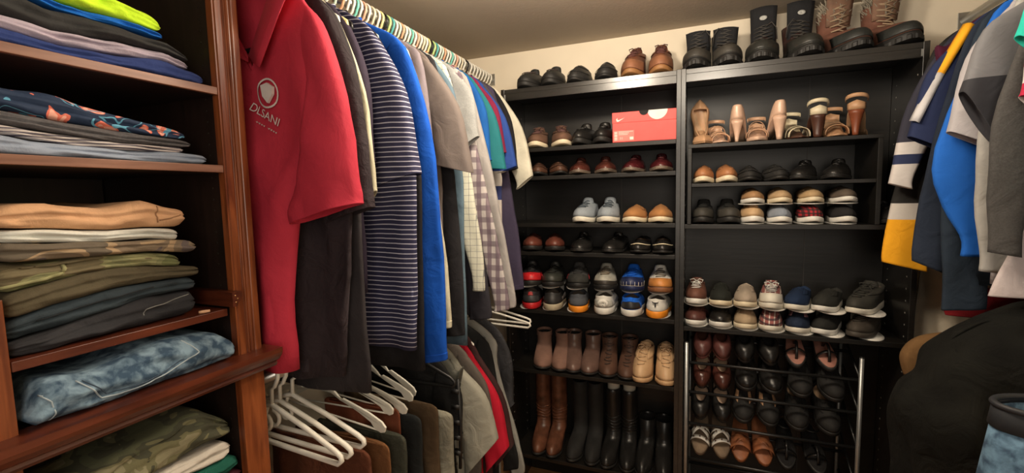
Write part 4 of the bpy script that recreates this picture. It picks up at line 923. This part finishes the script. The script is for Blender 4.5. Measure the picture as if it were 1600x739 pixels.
def sandal(root, c):
    g = c.get; L = .25; W_ = .086; N = 32; th = g('th', .018)
    A = [outline(2*pi*i/N, W_, L, .92, .8) for i in range(N)]; B = [outline(2*pi*i/N, W_-.005, L-.005, .92, .8) for i in range(N)]
    hl = g('wedge', 0)
    def z(q): return hl*(1-sm((q-.15)/.6))
    MB().grid([[(x, y, z(q)*.0+.0003+(z(q)-.0 if g('arch') else 0)) for x, y, q in B], [(x, y, .003+(z(q) if g('arch') else 0)) for x, y, q in A], [(x, y, z(q)+th) for x, y, q in A], [(x, y, z(q)+th+.002) for x, y, q in B]], True, capa=True, capb=True).build('sole', g('sole'), root)
    MB().grid([[(x*.94, y*.96, z(q)+th+.0022) for x, y, q in B], [(x*.92, y*.94, z(q)+th+.003) for x, y, q in B]], True, capb=True).build('footbed', g('ins', INSB), root)
    def band(p0, p1, w, h, nm_='strap', m=None):
        rows = []
        for k in range(13):
            t = k/12; a = pi*t; x = p0[0]*(1-t)+p1[0]*t; y = p0[1]*(1-t)+p1[1]*t; q = .5-y/L; zz = z(q)+th+h*sin(a)**.6
            d = Vector((p1[0]-p0[0], p1[1]-p0[1], 0)).normalized(); n = Vector((-d.y, d.x, 0))*w/2
            rows.append([(x-n.x, y-n.y, zz), (x, y, zz+.0015), (x+n.x, y+n.y, zz)])
        return MB().grid(rows).build(nm_, m or g('up'), root, solid=.002)
    k = g('kind', 'cross')
    if k == 'cross':
        band((-.040, -.062), (.040, -.075), .018, .036); band((-.038, -.02), (.036, -.045), .016, .050); band((.038, -.015), (-.036, -.045), .016, .053)
        if g('stud'):
            mb = MB()
            for x, y, zz in ((-.025, -.067, .046), (0, -.069, .055), (.025, -.072, .046), (-.02, -.028, .062), (0, -.033, .073), (.02, -.036, .064)): mb.tube([(x, y, zz+th-.016), (x, y-.002, zz+th-.010)], .003, 6)
            mb.build('eyelet', g('stud'), root)
    elif k == 'slide':
        band((-.041, -.055), (.041, -.055), .055, .042, 'vamp_band')
        for q in (-.03, -.015, .0): band((-.030, q-.055), (.030, -q-.055), .008, .046, 'tie_strap')
    elif k == 'tstrap':
        band((-.038, -.060), (.038, -.065), .012, .034); band((-.001, -.09), (.001, .0), .010, .05, 'instep_strap')
        mb = MB().tube([(.033*sin(a), .085+.035*cos(a)-.02, hl+th+.052) for a in [2*pi*i/24 for i in range(24)]], .003, 6, closed=True); mb.build('ankle_strap', g('up'), root)
    elif k == 'mary':
        # closed round toe, open instep with strap
        rows = []
        for u_ in range(6):
            t = u_/5; row = []
            for i in range(15):
                a = -1.35+2.7*i/14; x, y, q = outline(a, W_, L, .92, .8); row.append((x*(1-.42*t**1.5), y+(.058*t**1.2)*cos(a), z(q)+th-.002+.040*sin(pi/2*min(1, t*1.3))))
            rows.append(row)
        MB().grid(rows).build('toe_box', g('up'), root, solid=.002)
        rows = []
        for u_ in range(4):
            row = []
            for i in range(13):
                a = pi-1.1+2.2*i/12; x, y, q = outline(a, W_, L, .92, .8); row.append((x*(1-.08*u_/3), y*(1-.02*u_), z(q)+th-.002+.015*u_))
            rows.append(row)
        MB().grid(rows).build('heel_cup', g('up'), root, solid=.002)
        band((-.034, .01), (.034, .01), .012, .055)
    elif k == 'puffy':
        band((-.040, -.060), (.040, -.062), .045, .040, 'vamp_band'); band((-.036, -.01), (.036, -.015), .012, .052)
def place(style, x, y, z, desc, side, grp, c, rz=0, rx=0, ry=0, mir=1, name='shoe', cat='shoe'):
    root = shoe_root(x, y, z, ('left ' if side == 0 else 'right ')+desc, grp, rz, rx, ry, mir, name, cat)
    if style == 'heel': heel_shoe(root, c)
    elif style == 'sandal': sandal(root, c)
    else: make(style, root, c)
    return root
_mid = [0]
def pair(style, xs, z, desc, c, y=.118, rz=(-3, 3), heelout=False, name='shoe', cat='shoe', grp=None, rx=0, ys=None, dz=0):
    grp = grp or ('shoes on the '+desc.split(' on the ')[-1] if ' on the ' in desc else 'pairs of shoes')
    first = None
    for i, x in enumerate(xs):
        a = radians(rz[i])+(pi if heelout else 0); lb = ('left ' if i == 0 else 'right ')+desc; yy = (ys[i] if ys else y)
        if first is None:
            first = place(style, x, yy, z+.0008+dz, desc, i, grp, c, a, rx, 0, 1, name, cat)
        else:      # mirrored copy of the first shoe and of each of its parts
            r2 = first.copy(); COL.objects.link(r2); r2.location = (x, yy, z+.0008+dz); r2.rotation_euler = (rx, 0, a); r2.scale = (-1, 1, 1); r2['label'] = lb
            for ch in list(first.children):
                c2 = ch.copy(); COL.objects.link(c2); c2.parent = r2
    return first
lea = leather
BR = lea((.085, .038, .022), .55); BRS = lea((.13, .065, .04), .85, .2); DKBR = lea((.045, .022, .014), .4); OX = lea((.060, .010, .012), .22, .3); TANL = lea((.42, .18, .065), .5, .15)
TANS = lea((.38, .17, .055), .9, .15); GREYC = fabric((.20, .24, .28), heather=.3); NUDE = lea((.62, .38, .24), .3, .08); NUDE2 = lea((.66, .44, .32), .25, .06); CREAML = lea((.68, .60, .42), .35, .06); TANB = lea((.50, .29, .16), .45, .1)
RUST = plain((.22, .06, .025), .4); DBW = plain((.07, .028, .018), .4); GRY = fabric((.10, .10, .105)); LGR = fabric((.42, .42, .41)); WSH = lea((.68, .66, .60), .5, .05); BLU = fabric((.01, .11, .55)); REDF = plain((.5, .015, .02), .45)
OR = plain((.85, .28, .02), .5); SOLEW = plain((.70, .66, .56), .6); OFFW = plain((.74, .72, .66), .55); LACB = plain((.05, .035, .03), .8); LACT = plain((.35, .25, .16), .8)
ZT = 2.0185
# --- top of the bookcases
pair('sneaker', (-.683, -.572), ZT, 'black walking shoe of the pair at the left end on top of the bookcases', dict(up=lea((.022, .022, .02), .6), sole=RUB, lace=LACB, mud=RUB, w=.108, h=.09), grp='shoes on top of the bookcases', y=.13)
pair('loafer', (-.445, -.322), ZT, 'black slip-on of the plain pair beside the brown moc boots on top', dict(up=lea((.022, .021, .02), .6), ch=.088, w=.105), grp='shoes on top of the bookcases', y=.13)
pair('chukka', (-.200, -.088), ZT, 'brown moc-toe boot with gum sole on top of the left bookcase', dict(up=lea((.16, .055, .028), .6), sole=GUM, cap=lea((.24, .10, .05), .6), lace=lea((.10, .035, .03), .8), h=.138), grp='shoes on top of the bookcases', name='boot', cat='boot', y=.13)
pair('work', (.060, .170), ZT, 'black winter boot of the pair above the middle posts', dict(up=fabric((.022, .022, .024)), cap=lea((.040, .036, .030), .6, .5), sole=RUB, h=.165, th=.020, w=.108, fur=None, rand=RUB), grp='boots on top of the right bookcase', name='boot', cat='boot', y=.13)
pair('work', (.305, .440), ZT, 'black duck boot with tall padded tongue and grey badge', dict(up=lea((.050, .022, .018), .5), cap=lea((.025, .025, .022), .4), sole=RUB, h=.16, th=.085, w=.118, badge=plain((.45, .45, .42), .5), tongue=fabric((.020, .020, .022)), rand=lea((.025, .025, .022), .4)), grp='boots on top of the right bookcase', name='boot', cat='boot', y=.13, rz=(-8, 6))
pair('work', (.575, .722), ZT, 'brown hiking boot with grey fur lining at the right end on top', dict(up=lea((.17, .07, .045), .75), cap=lea((.022, .024, .022), .5), sole=RUB, h=.19, th=.05, w=.122, fur=fabric((.30, .26, .20), .9, .5), tongue=lea((.20, .11, .07), .8), lace=LACT, capu=.34), grp='boots on top of the right bookcase', name='boot', cat='boot', y=.13, rz=(16, 14))
# --- left bookcase
g1 = 'shoes on the left bookcase shelf with the red shoebox'
pair('chukka', (-.655, -.540), 1.741, 'brown suede chukka of the pair on the shoebox shelf', dict(up=BRS, sole=CREAMS, lace=lea((.10, .045, .04), .8), h=.098), grp=g1, rz=(10, 18))
pair('sneaker', (-.425, -.335), 1.741, 'black leather lace-up of the pair next to the red shoebox', dict(up=LBLK, sole=RUB, h=.085, w=.092), grp=g1)
g2 = 'dress shoes on the second left shelf'
pair('loafer', (-.655, -.562), 1.611, 'worn reddish brown loafer of the left pair on the second shelf', dict(up=BR, sole=RUB, w=.09), grp=g2, rz=(15, 22))
pair('dress', (-.448, -.330), 1.611, 'brown dress shoe of the middle pair on the second shelf', dict(up=lea((.085, .025, .018), .25), sole=lea((.16, .12, .09), .5), toe=.7), grp=g2, rz=(8, 10))
pair('dress', (-.197, -.083), 1.611, 'oxblood dress shoe of the shiny pair beside the middle post', dict(up=OX, sole=lea((.16, .12, .09), .5), toe=.8, w=.1), grp=g2)
g3 = 'casual shoes on the third left shelf'
pair('sneaker', (-.420, -.312), 1.391, 'grey canvas moc sneaker with thick white sole', dict(up=GREYC, sole=SOLEW, lace=fabric((.07, .09, .11)), w=.104, h=.088, tongue=GREYC, tab=plain((.5, .15, .05), .7)), grp=g3)
pair('slipon', (-.190, -.085), 1.391, 'tan suede slip-on with cream sole', dict(up=TANS, sole=CREAMS, w=.106), grp=g3)
g4 = 'shoes on the fourth left shelf'
pair('slipon', (-.690, -.580), 1.256, 'reddish brown leather slip-on at the left of the fourth shelf', dict(up=lea((.13, .038, .025), .4), sole=RUB), grp=g4, rz=(12, 16))
pair('dress', (-.440, -.280), 1.256, 'black dress shoe of the shiny pair in the middle of the fourth shelf', dict(up=LBLK, sole=RUB, toe=.85), grp=g4, rz=(4, -8))
pair('loafer', (-.165, -.075), 1.256, 'black spectator loafer with cream side panels beside the post', dict(up=LBLK, sole=RUB, strap=lea((.05, .03, .02), .3), seam=CREAML, w=.088), grp=g4)
# --- stacked sneakers
g5 = 'sneakers stacked in two layers on the left bookcase'
ZS = .975; ZU = ZS+.112
def stacker(x, z, gap, label, grp, w=.096, mat=OFFW, y=.125):
    s_ = empty('shoe_stacker', (x, y, z), label, 'shoe organiser', grp)
    N = 28
    A = [outline(2*pi*i/N, w, .245, .95, .9, .9) for i in range(N)]
    MB().grid([[(a, b, .0004) for a, b, q in A], [(a, b, .003) for a, b, q in A]], True, capa=True, capb=True).build('lower_tray', mat, s_)
    MB().grid([[(a, b+.0, gap-.004+.0*b) for a, b, q in A], [(a*1.03, b*1.02, gap-.001) for a, b, q in A], [(a*1.0, b, gap-.0005) for a, b, q in A]], True, capa=True, capb=True).build('upper_tray', mat, s_)
    MB().box(-.012, .012, .118, .124, .002, gap-.003).build('post', mat, s_, smooth=False, bevel=.002)
low = [(-.702, dict(up=lea((.02, .018, .02), .5), sole=REDF, heelc=lea((.03, .03, .032), .5), tab=plain((.35, .02, .02), .5)), 'black and red sneaker with heel showing, lower layer at the far left'),
       (-.588, dict(up=lea((.025, .024, .024), .5), sole=plain((.42, .36, .25), .7), side=plain((.4, .38, .36), .5)), 'black sneaker with chunky beige sole, lower layer'),
       (-.465, dict(up=fabric((.06, .065, .075)), sole=OR, heelc=fabric((.07, .075, .085))), 'grey sneaker with bright orange sole, lower layer'),
       (-.332, dict(up=WSH, sole=OFFW, heelc=lea((.42, .41, .36), .5), side=lea((.30, .30, .29), .5)), 'light grey sneaker with oval heel patch, lower layer'),
       (-.208, dict(up=BLU, sole=OFFW, heelc=plain((.018, .018, .02), .4), tab=BLU), 'royal blue sneaker with black heel and white sole, lower layer'),
       (-.092, dict(up=WSH, sole=OR, mud=lea((.42, .42, .22), .5), tab=WSH), 'white sneaker with bull logo and orange sole, lower layer')]
upp = [(-.702, dict(up=lea((.02, .018, .02), .5), sole=RUB, side=REDF, cap=REDF), 'black and red sneaker, upper layer at the far left'),
       (-.585, dict(up=lea((.020, .021, .018), .5), sole=RUB, cap=lea((.03, .032, .026), .5)), 'black trail sneaker, upper layer next to the red one'),
       (-.462, dict(up=fabric((.055, .055, .055)), sole=RUB, cap=fabric((.035, .035, .032)), side=plain((.4, .03, .04), .5)), 'charcoal sneaker, upper layer above the orange sole'),
       (-.330, dict(up=lea((.36, .35, .30), .6), sole=RUB, mud=lea((.035, .03, .025), .5), lace=lea((.16, .12, .08), .8)), 'beige and black trail sneaker, upper layer'),
       (-.205, dict(up=BLU, sole=lea((.012, .02, .07), .5), cap=lea((.012, .02, .07), .5), mud=OFFW, lace=BLU), 'royal blue sneaker with navy toe, upper layer'),
       (-.085, dict(up=WSH, sole=plain((.25, .10, .04), .6), cap=lea((.50, .20, .05), .5), lace=lea((.10, .08, .06), .8)), 'white sneaker with tan toe, upper layer beside the post')]
for i, (x, c, d) in enumerate(low):
    c['h'] = .084; c['tg'] = .008; c['w'] = .106; c['hl'] = .98; c['b'] = .040; rt_ = shoe_root(x, .122, ZS+.004, d, g5, rz=pi+radians([14, 10, 12, 4, 2, -2][i])); make('sneaker', rt_, c)
    if i == 3:
        MB().grid([[(.024*cos(a)*r_, 0, .018*sin(a)*r_) for a in [2*pi*k/20 for k in range(20)]] for r_ in (1, .02)], True).build('heel_patch', OFFW, rt_, solid=.001).location = (0, .1335, .052)
        wt = wavy_text('NIKE', .014, plain((.25, .24, .2), .6), rt_, lambda x_, z_: Vector((-x_, .1350, z_+.052)), name='heel_lettering', loc=(0, -.005))
    if i == 5:
        B_ = plain((.03, .03, .03), .5); bl = [(-.014, .012), (-.012, .004), (-.004, .001), (-.003, -.012), (0, -.016), (.003, -.012), (.004, .001), (.012, .004), (.014, .012), (.009, .007), (0, .006), (-.009, .007)]
        MB().prism(bl, -.0005, .0005).build('bull_logo', B_, rt_, smooth=False).location = (0, .1345, .065)
for i, (x, c, d) in enumerate(upp):
    c['h'] = .080; c['w'] = .108; rt_ = shoe_root(x, .118, ZU, d, g5, rz=radians([16, 8, 10, 6, 2, 4][i])); make('sneaker', rt_, c)
    stacker(x, ZS, .111, 'thin white shoe stacker carrying the '+d.split(',')[0], 'shoe stackers on the left bookcase', w=.105)
# --- boots
g6 = 'ankle boots on the left bookcase'
pair('bootie', (-.648, -.552), .676, 'taupe suede ankle bootie at the left of the boot shelf', dict(up=lea((.24, .13, .095), .85, .12), sole=RUB, heel=.02, h=.145, strapm=lea((.20, .11, .08), .85), w=.098), grp=g6, name='boot', cat='boot', rz=(14, 10))
pair('bootie', (-.492, -.405), .676, 'grey brown leather ankle boot with a seam, middle of the boot shelf', dict(up=lea((.16, .095, .075), .35, .15), sole=RUB, heel=.02, h=.15, w=.092), grp=g6, name='boot', cat='boot', rz=(12, 4))
pair('bootie', (-.320, -.228), .676, 'dark brown lace-up ankle boot beside the tan sneakers', dict(up=lea((.10, .048, .030), .6, .15), sole=RUB, heel=.02, h=.145, lace=LACB, w=.092), grp=g6, name='boot', cat='boot', rz=(6, 2))
pair('chukka', (-.155, -.058), .676, 'pale tan lace-up bootie with ankle strap beside the post', dict(up=lea((.62, .40, .22), .5, .06), sole=lea((.60, .38, .2), .5, .06), lace=plain((.62, .42, .25), .7), h=.13, w=.094, lin=lea((.25, .06, .04), .6)), grp=g6, name='boot', cat='boot')
g7 = 'tall boots on the lowest visible shelf'
pair('tall', (-.668, -.588), .235, 'tall cognac brown leather boot with creased ankle', dict(up=lea((.125, .048, .026), .36, .5, 22), h=.385, wrk=True, w=.082, cw=.040), grp=g7, name='boot', cat='boot', rz=(6, 2))
pair('tall', (-.478, -.395), .235, 'tall black suede boot beside the cognac pair', dict(up=SUBLK, h=.35, w=.080, cw=.039), grp=g7, name='boot', cat='boot')
pair('tall', (-.312, -.228), .235, 'tall black riding boot with cream shaper in its shaft', dict(up=LBLK, h=.335, insert=plain((.62, .56, .46), .5), buckle=LBLK, wrk=True, w=.080, cw=.039), grp=g7, name='boot', cat='boot')
pair('bootie', (-.150, -.065), .235, 'black leather heeled ankle boot at the right of the tall boots', dict(up=LBLK, h=.20, heel=.05, zip=SILV, w=.082), grp=g7, name='boot', cat='boot')
# --- red shoebox
bx_ = empty('shoebox', (-.152, .125, 1.741), 'red shoebox with white swoosh and size label on the second shelf', 'shoebox', rz=radians(2))
RB = plain((.72, .075, .065), .5); hw_, hd, hz = .131, .118, .128
MB().box(-hw_, hw_, -hd, hd, .001, hz-.035).build('box_base', RB, bx_, smooth=False, bevel=.0015)
MB().box(-hw_-.0015, hw_+.0015, -hd-.0015, hd+.0015, hz-.045, hz).build('lid', RB, bx_, smooth=False, bevel=.0015)
yb = -hd-.0022
def disc(cx, cz, r0, a0, a1, n=24): return [(cx+r0*cos(a0+(a1-a0)*k/n), cz+r0*sin(a0+(a1-a0)*k/n)) for k in range(n+1)]
MB().prism(disc(.055, hz, .040, pi, 2*pi), yb, yb+.0006).build('white_disc', plain((.78, .74, .66), .5), bx_, smooth=False)
MB().prism(disc(.0, hz, .019, pi, 2*pi), yb-.0006, yb).build('thumb_notch', plain((.01, .01, .01), .8), bx_, smooth=False)
sw = [(0, .32), (.02, .12), (.12, 0), (.3, .05), (1, .45), (.38, .22), (.22, .20), (.13, .29), (.17, .48)]
MB().prism([(-.115+a*.036, hz-.040+b*.036) for a, b in sw], yb-.0005, yb+.0005).build('swoosh', plain((.85, .78, .72), .5), bx_, smooth=False)
szl = MB().box(-.126, -.040, -hd-.0008, -hd+.0, .006, .050).build('size_label', plain((.78, .20, .17), .6), bx_, smooth=False)
PW = plain((.85, .70, .64), .6)
mb = MB()
for k in range(9): mb.box(-.123, -.111, -hd-.0014, -hd-.0007, .009+k*.0042, .009+k*.0042+(.0026 if k % 3 else .0014))
mb.build('barcode', PW, szl, smooth=False)
mb = MB()
for zz, x1_ in ((.044, -.048), (.038, -.062), (.032, -.070)):
    xx = -.104
    while xx < x1_: mb.box(xx, xx+.0035, -hd-.0014, -hd-.0007, zz, zz+.0026); xx += .0055
mb.build('label_print', PW, szl, smooth=False)
wavy_text('11', .014, PW, szl, lambda x_, z_: Vector((x_, -hd-.0012, z_)), name='size_number', loc=(-.094, .013))
MB().box(-.058, -.043, -hd-.0014, -hd-.0007, .010, .022).build('size_square', PW, bx_, smooth=False)
# --- high heels on the insert unit
g8 = 'heels on top of the insert unit'; ZH = 1.714+.0035
def hs(x, c, lb, rz=0, y=.115, rx=0, dz=0, mir=1):
    r_ = shoe_root(x, y, ZH+dz, lb, g8, radians(rz), radians(rx), 0, mir, 'high_heel', 'high heel'); heel_shoe(r_, c); return r_
hs(.072, dict(up=TANB, sole=TANB, ins=INSB, H=.075, toe=.2), 'tan pointed pump standing on its heel against the back, toe up', 184, y=.175, rx=-80, dz=.104)
hs(.080, dict(up=TANB, sole=TANB, ins=INSB, H=.06, toe=.2), 'tan pointed pump lying in front of the upright one', 6, y=.10)
bb = ((-.066, .020, .030), (-.040, .012, .036), (-.015, .012, .042), (.02, .010, .05))
hs(.145, dict(up=NUDE, sole=NUDE2, kind='s', bands=bb, H=.07, ins=NUDE), 'nude strappy sandal between the tan pump and the pink stiletto', 6)
hs(.222, dict(up=NUDE2, sole=NUDE2, heelm=NUDE2, H=.10, toe=.3, ins=INSB), 'pale pink patent stiletto pump with heel facing out', 172)
hs(.290, dict(up=NUDE, sole=NUDE2, kind='s', bands=bb, H=.07, ins=NUDE, plat=.012), 'nude platform sandal with ribbon straps beside the pink stiletto', -4)
hs(.354, dict(up=NUDE2, sole=NUDE2, heelm=NUDE2, H=.105, toe=.6, hw=(.026, .010), ins=INSB), 'glossy beige pump with round counter and block heel facing out', 184)
b2 = ((-.060, .030, .036), (-.02, .018, .044))
hs(.425, dict(up=CREAML, sole=DBW, kind='s', bands=b2, H=.08, ins=CREAML), 'cream wide-strap sandal with dark sole, toe facing out', 4)
hs(.490, dict(up=CREAML, sole=DBW, heelm=DBW, kind='s', bands=b2, H=.10, hw=(.026, .014), ins=CREAML), 'cream sandal with thick dark brown heel facing out', 178)
hs(.558, dict(up=TANB, sole=TANB, kind='s', bands=((-.058, .036, .036), (-.02, .02, .046)), H=.09, ins=INSB), 'tan sandal with broad ankle cuff, toe facing out', -5)
hs(.628, dict(up=TANB, sole=TANB, heelm=RUST, kind='s', bands=((-.058, .036, .036),), H=.11, hw=(.026, .010), ins=INSB), 'tan sandal with rust brown heel facing out, rightmost heel', 165)
# --- insert unit middle and lower
g9 = 'flat shoes inside the insert unit'
pair('slipon', (.092, .176), 1.555, 'tan flat of the pair at the left of the insert middle level', dict(up=lea((.40, .17, .07), .5, .1), sole=CREAMS, w=.084, L=.24, lin=lea((.3, .12, .06), .6)), grp=g9)
pair('loafer', (.264, .356), 1.555, 'black matte clog of the pair in the middle level', dict(up=SUBLK, sole=RUB, w=.09), grp=g9)
pair('dress', (.462, .575), 1.555, 'shiny black lace-up of the right pair in the middle level', dict(up=LBLK, sole=RUB, toe=.8, w=.1), grp=g9, rz=(-18, -18))
pair('sneaker', (.092, .186), 1.3875, 'black hiking sneaker at the left of the lower level', dict(up=fabric((.020, .020, .019)), sole=RUB, cap=lea((.035, .032, .026), .7), w=.090, h=.075, L=.25), grp=g9)
flats = [((.275, .275), 'tan espadrille', dict(up=lea((.36, .20, .09), .7, .1), sole=OFFW, lin=INSB), dict(up=lea((.52, .34, .18), .6, .1), sole=OFFW, lace=lea((.45, .28, .14), .7)), 'tan lace-up flat under the espadrille'),
         ((.372, .372), 'beige slip-on', dict(up=lea((.45, .30, .16), .7, .08), sole=CREAMS), dict(up=fabric((.24, .27, .32)), sole=OFFW), 'grey blue canvas slip-on'),
         ((.478, .478), 'camel slip-on', dict(up=lea((.42, .28, .14), .7, .08), sole=CREAMS), dict(up=plaid((.42, .02, .03), (.015, .012, .012), (.015, .012, .012), 70, 70, .5, .45, .8), sole=OFFW), 'red and black buffalo plaid slip-on'),
         ((.585, .585), 'dark taupe slip-on', dict(up=lea((.10, .075, .055), .8, .1), sole=OFFW), dict(up=fabric((.022, .021, .021)), sole=OFFW), 'black canvas slip-on')]
for (xu, xl), du, cu_, cl, dl in flats:
    cu_.update(w=.088, L=.24); cl.update(w=.088, L=.24, h=.066)
    a = shoe_root(xu, .115, 1.3875+.0815, du+' on the upper layer of the insert lower level', g9); make('slipon', a, cu_); a.scale = (1, 1, .82)
    b = shoe_root(xl, .110, 1.3875+.004, dl+(' on the lower layer of the insert' if 'under' not in dl else ''), g9); make('sneaker' if 'lace' in cl else 'slipon', b, cl); b.scale = (1, 1, .95)
    stacker(xl, 1.3875, .081, 'white shoe stacker between the '+du+' and the shoe below', 'shoe stackers in the insert unit', w=.105)
b_ = shoe_root(.727, .115, 1.3875, 'dark shiny shoe alone between the insert and the bookcase side', g9, radians(-6)); make('dress', b_, dict(up=LBLK, sole=RUB, w=.075, toe=.8))
# --- stacked row on the right shelf
g10 = 'shoes stacked in two layers on the right bookcase shelf'; ZR = .9515; GP = .094
PLD = plaid((.30, .10, .09), (.75, .68, .60), (.03, .02, .03), 55, 55, .25, .4, .8)
rr = [(.068, 'slipon', 'sneaker', dict(up=lea((.10, .035, .028), .5, .5), sole=OFFW), dict(up=lea((.14, .055, .035), .7), sole=OFFW, lace=OFFW, bow=True), 'brown floral embossed slip-on', 'brown sneaker with white laces'),
      (.166, 'slipon', 'slipon', dict(up=LBLK, sole=OFFW), dict(up=fabric((.02, .022, .018)), sole=CREAMS), 'glossy black slip-on', 'black flat with cream sole'),
      (.262, 'slipon', 'slipon', dict(up=fabric((.40, .30, .19)), sole=CREAMS), dict(up=fabric((.38, .31, .24)), sole=CREAMS), 'tan woven slip-on', 'beige canvas slip-on'),
      (.358, 'slipon', 'sneaker', dict(up=PLD, sole=SOLEW), dict(up=PLD, sole=SOLEW, cap=SOLEW, lace=OFFW, bow=True), 'plaid slip-on', 'plaid sneaker with white laces and toe'),
      (.458, 'slipon', 'slipon', dict(up=fabric((.015, .025, .05)), sole=SOLEW, gore=fabric((.4, .2, .22))), dict(up=fabric((.015, .03, .07)), sole=SOLEW), 'navy slip-on with pink gore', 'navy slip-on'),
      (.560, 'slipon', 'slipon', dict(up=fabric((.022, .022, .02)), sole=OFFW), dict(up=fabric((.03, .03, .026)), sole=OFFW), 'black thick-soled slip-on', 'dark olive flat'),
      (.685, 'chukka', 'chukka', dict(up=lea((.05, .040, .03), .8), sole=lea((.06, .05, .04), .7), h=.08), dict(up=lea((.035, .033, .026), .8), sole=SOLEW, h=.095), 'dark brown low boot', 'dark moccasin boot')]
for i, (x, s1_, s2_, c1, c2, d1, d2) in enumerate(rr):
    for c in (c1, c2): c.update(w=.090, L=.25); c.setdefault('h', .072)
    a = shoe_root(x, .112, ZR+.004, d1+' on the lower layer of the right stacked row', g10, radians([-4, -3, -4, -8, -12, -26, -30][i])); make(s1_, a, c1); a.scale = (1, 1, .98)
    b = shoe_root(x, .112, ZR+GP+.0005, d2+' on the upper layer of the right stacked row', g10, radians([-2, -3, -6, -8, -20, -26, -34][i])); make(s2_, b, c2)
    stacker(x, ZR, GP, 'white shoe stacker below the '+d2, 'shoe stackers on the right bookcase', w=.112)
# --- tubular shoe rack
rk = empty('shoe_rack', (.345, .10, .098), 'tubular shoe rack with silver posts standing inside the right bookcase', 'shoe rack')
def tb(name, pts, rad, m): MB().tube([(x-.345, y-.10, z-.098) for x, y, z in pts], rad, 12).build(name, m, rk)
for x in (.032, .648): tb('front_post', [(x, -.002, .0985), (x, -.002, .885)], .0078, SILV)
for x in (.045, .640): tb('back_post', [(x, .235, .0985), (x, .235, .885)], .0065, SILV)
rows_z = [.795, .665, .525, .365, .20]
for z in rows_z:
    tb('cross_tube', [(.032, .008, z), (.648, .008, z)], .0065, BPL); tb('cross_tube', [(.045, .15, z+.066), (.640, .15, z+.066)], .0065, BPL)
    for x in (.034, .648): tb('side_rail', [(x, -.002, z), (x, .235, z+.108)], .005, BPL)
for x in (.032, .648): tb('post_cap', [(x, -.002, .8855), (x, -.002, .889)], .0082, BPL)
g11 = 'shoes on the tubular rack'; tilt = radians(25)
def rp(style, xs, row, desc, c, name='sandal', cat='sandal', rz=(-3, 3), y=.125):
    z = rows_z[row]+.0075+.0155; return pair(style, xs, z+.045, desc, c, y=y, grp=g11, rx=tilt, name=name, cat=cat, rz=rz)
BS = dict(up=LBLK, sole=RUB)
rp('sandal', (.098, .168), 0, 'dark brown peep-toe heel with pink trim, top rack row', dict(kind='mary', up=lea((.10, .035, .03), .4), sole=lea((.16, .06, .05), .5), wedge=.02, ins=DBW))
rp('sandal', (.262, .345), 0, 'black mary jane heel of the top rack row', dict(kind='mary', up=LBLK, sole=RUB, ins=DARKIN))
rp('sandal', (.448, .548), 0, 'black sandal with pink footbed, top rack row', dict(kind='tstrap', up=LBLK, sole=RUB, ins=lea((.35, .16, .12), .5)))
rp('sandal', (.098, .170), 1, 'burgundy brown mary jane pump, second rack row', dict(kind='mary', up=lea((.075, .025, .018), .25), sole=RUB, wedge=.02, ins=lea((.55, .38, .26), .5)))
rp('slipon', (.270, .358), 1, 'glossy black clog, second rack row', dict(up=LBLK, sole=RUB, L=.24, w=.088), name='shoe', cat='shoe')
rp('slipon', (.468, .570), 1, 'matte black flat, second rack row', dict(up=SUBLK, sole=RUB, L=.24, w=.09), name='shoe', cat='shoe')
rp('sandal', (.094, .172), 2, 'black t-strap pump with pale insole, third rack row', dict(kind='mary', up=LBLK, sole=RUB, wedge=.025, ins=lea((.60, .42, .30), .5)))
rp('slipon', (.262, .350), 2, 'black suede flat with tiny ornament, third rack row', dict(up=SUBLK, sole=RUB, L=.24, w=.085, gore=TANB), name='shoe', cat='shoe')
rp('slipon', (.460, .562), 2, 'black ballet flat with pale toe opening, third rack row', dict(up=SUBLK, sole=RUB, L=.24, w=.09, lin=INSB), name='shoe', cat='shoe')
rp('sandal', (.094, .172), 3, 'brown sandal with white studded cross straps, fourth rack row', dict(kind='cross', up=OFFW, sole=lea((.16, .11, .07), .8), ins=lea((.20, .14, .09), .8), stud=DBW))
rp('sandal', (.254, .334), 3, 'tan leather tie-strap slide sandal, fourth rack row', dict(kind='slide', up=lea((.33, .12, .05), .5), sole=lea((.28, .10, .04), .5), ins=lea((.30, .11, .05), .5)))
rp('sandal', (.425, .525), 3, 'black beaded thong sandal, fourth rack row', dict(kind='tstrap', up=LBLK, sole=RUB, ins=DARKIN))
# ceiling lamp: bare bulb in a small ceramic holder, above the view
lp = empty('ceiling_lamp', (LAMP[0], LAMP[1], CZ), 'small white ceiling lamp holder with frosted bulb', 'lamp')
MB().grid([[(r_*cos(2*pi*i/24), r_*sin(2*pi*i/24), z) for i in range(24)] for r_, z in ((.055, -.001), (.055, -.012), (.03, -.022), (.022, -.024))], True, capa=True, capb=True).build('holder', OFFW, lp)
lp2 = lp.copy(); COL.objects.link(lp2); lp2.location = (LAMP2[0], LAMP2[1], CZ); lp2['label'] = 'second small white ceiling lamp holder nearer the right rod'; lp['label'] = 'small white ceiling lamp holder above the left shirts'
c2 = lp.children[0].copy(); COL.objects.link(c2); c2.parent = lp2; lp['group'] = lp2['group'] = 'ceiling lamps'
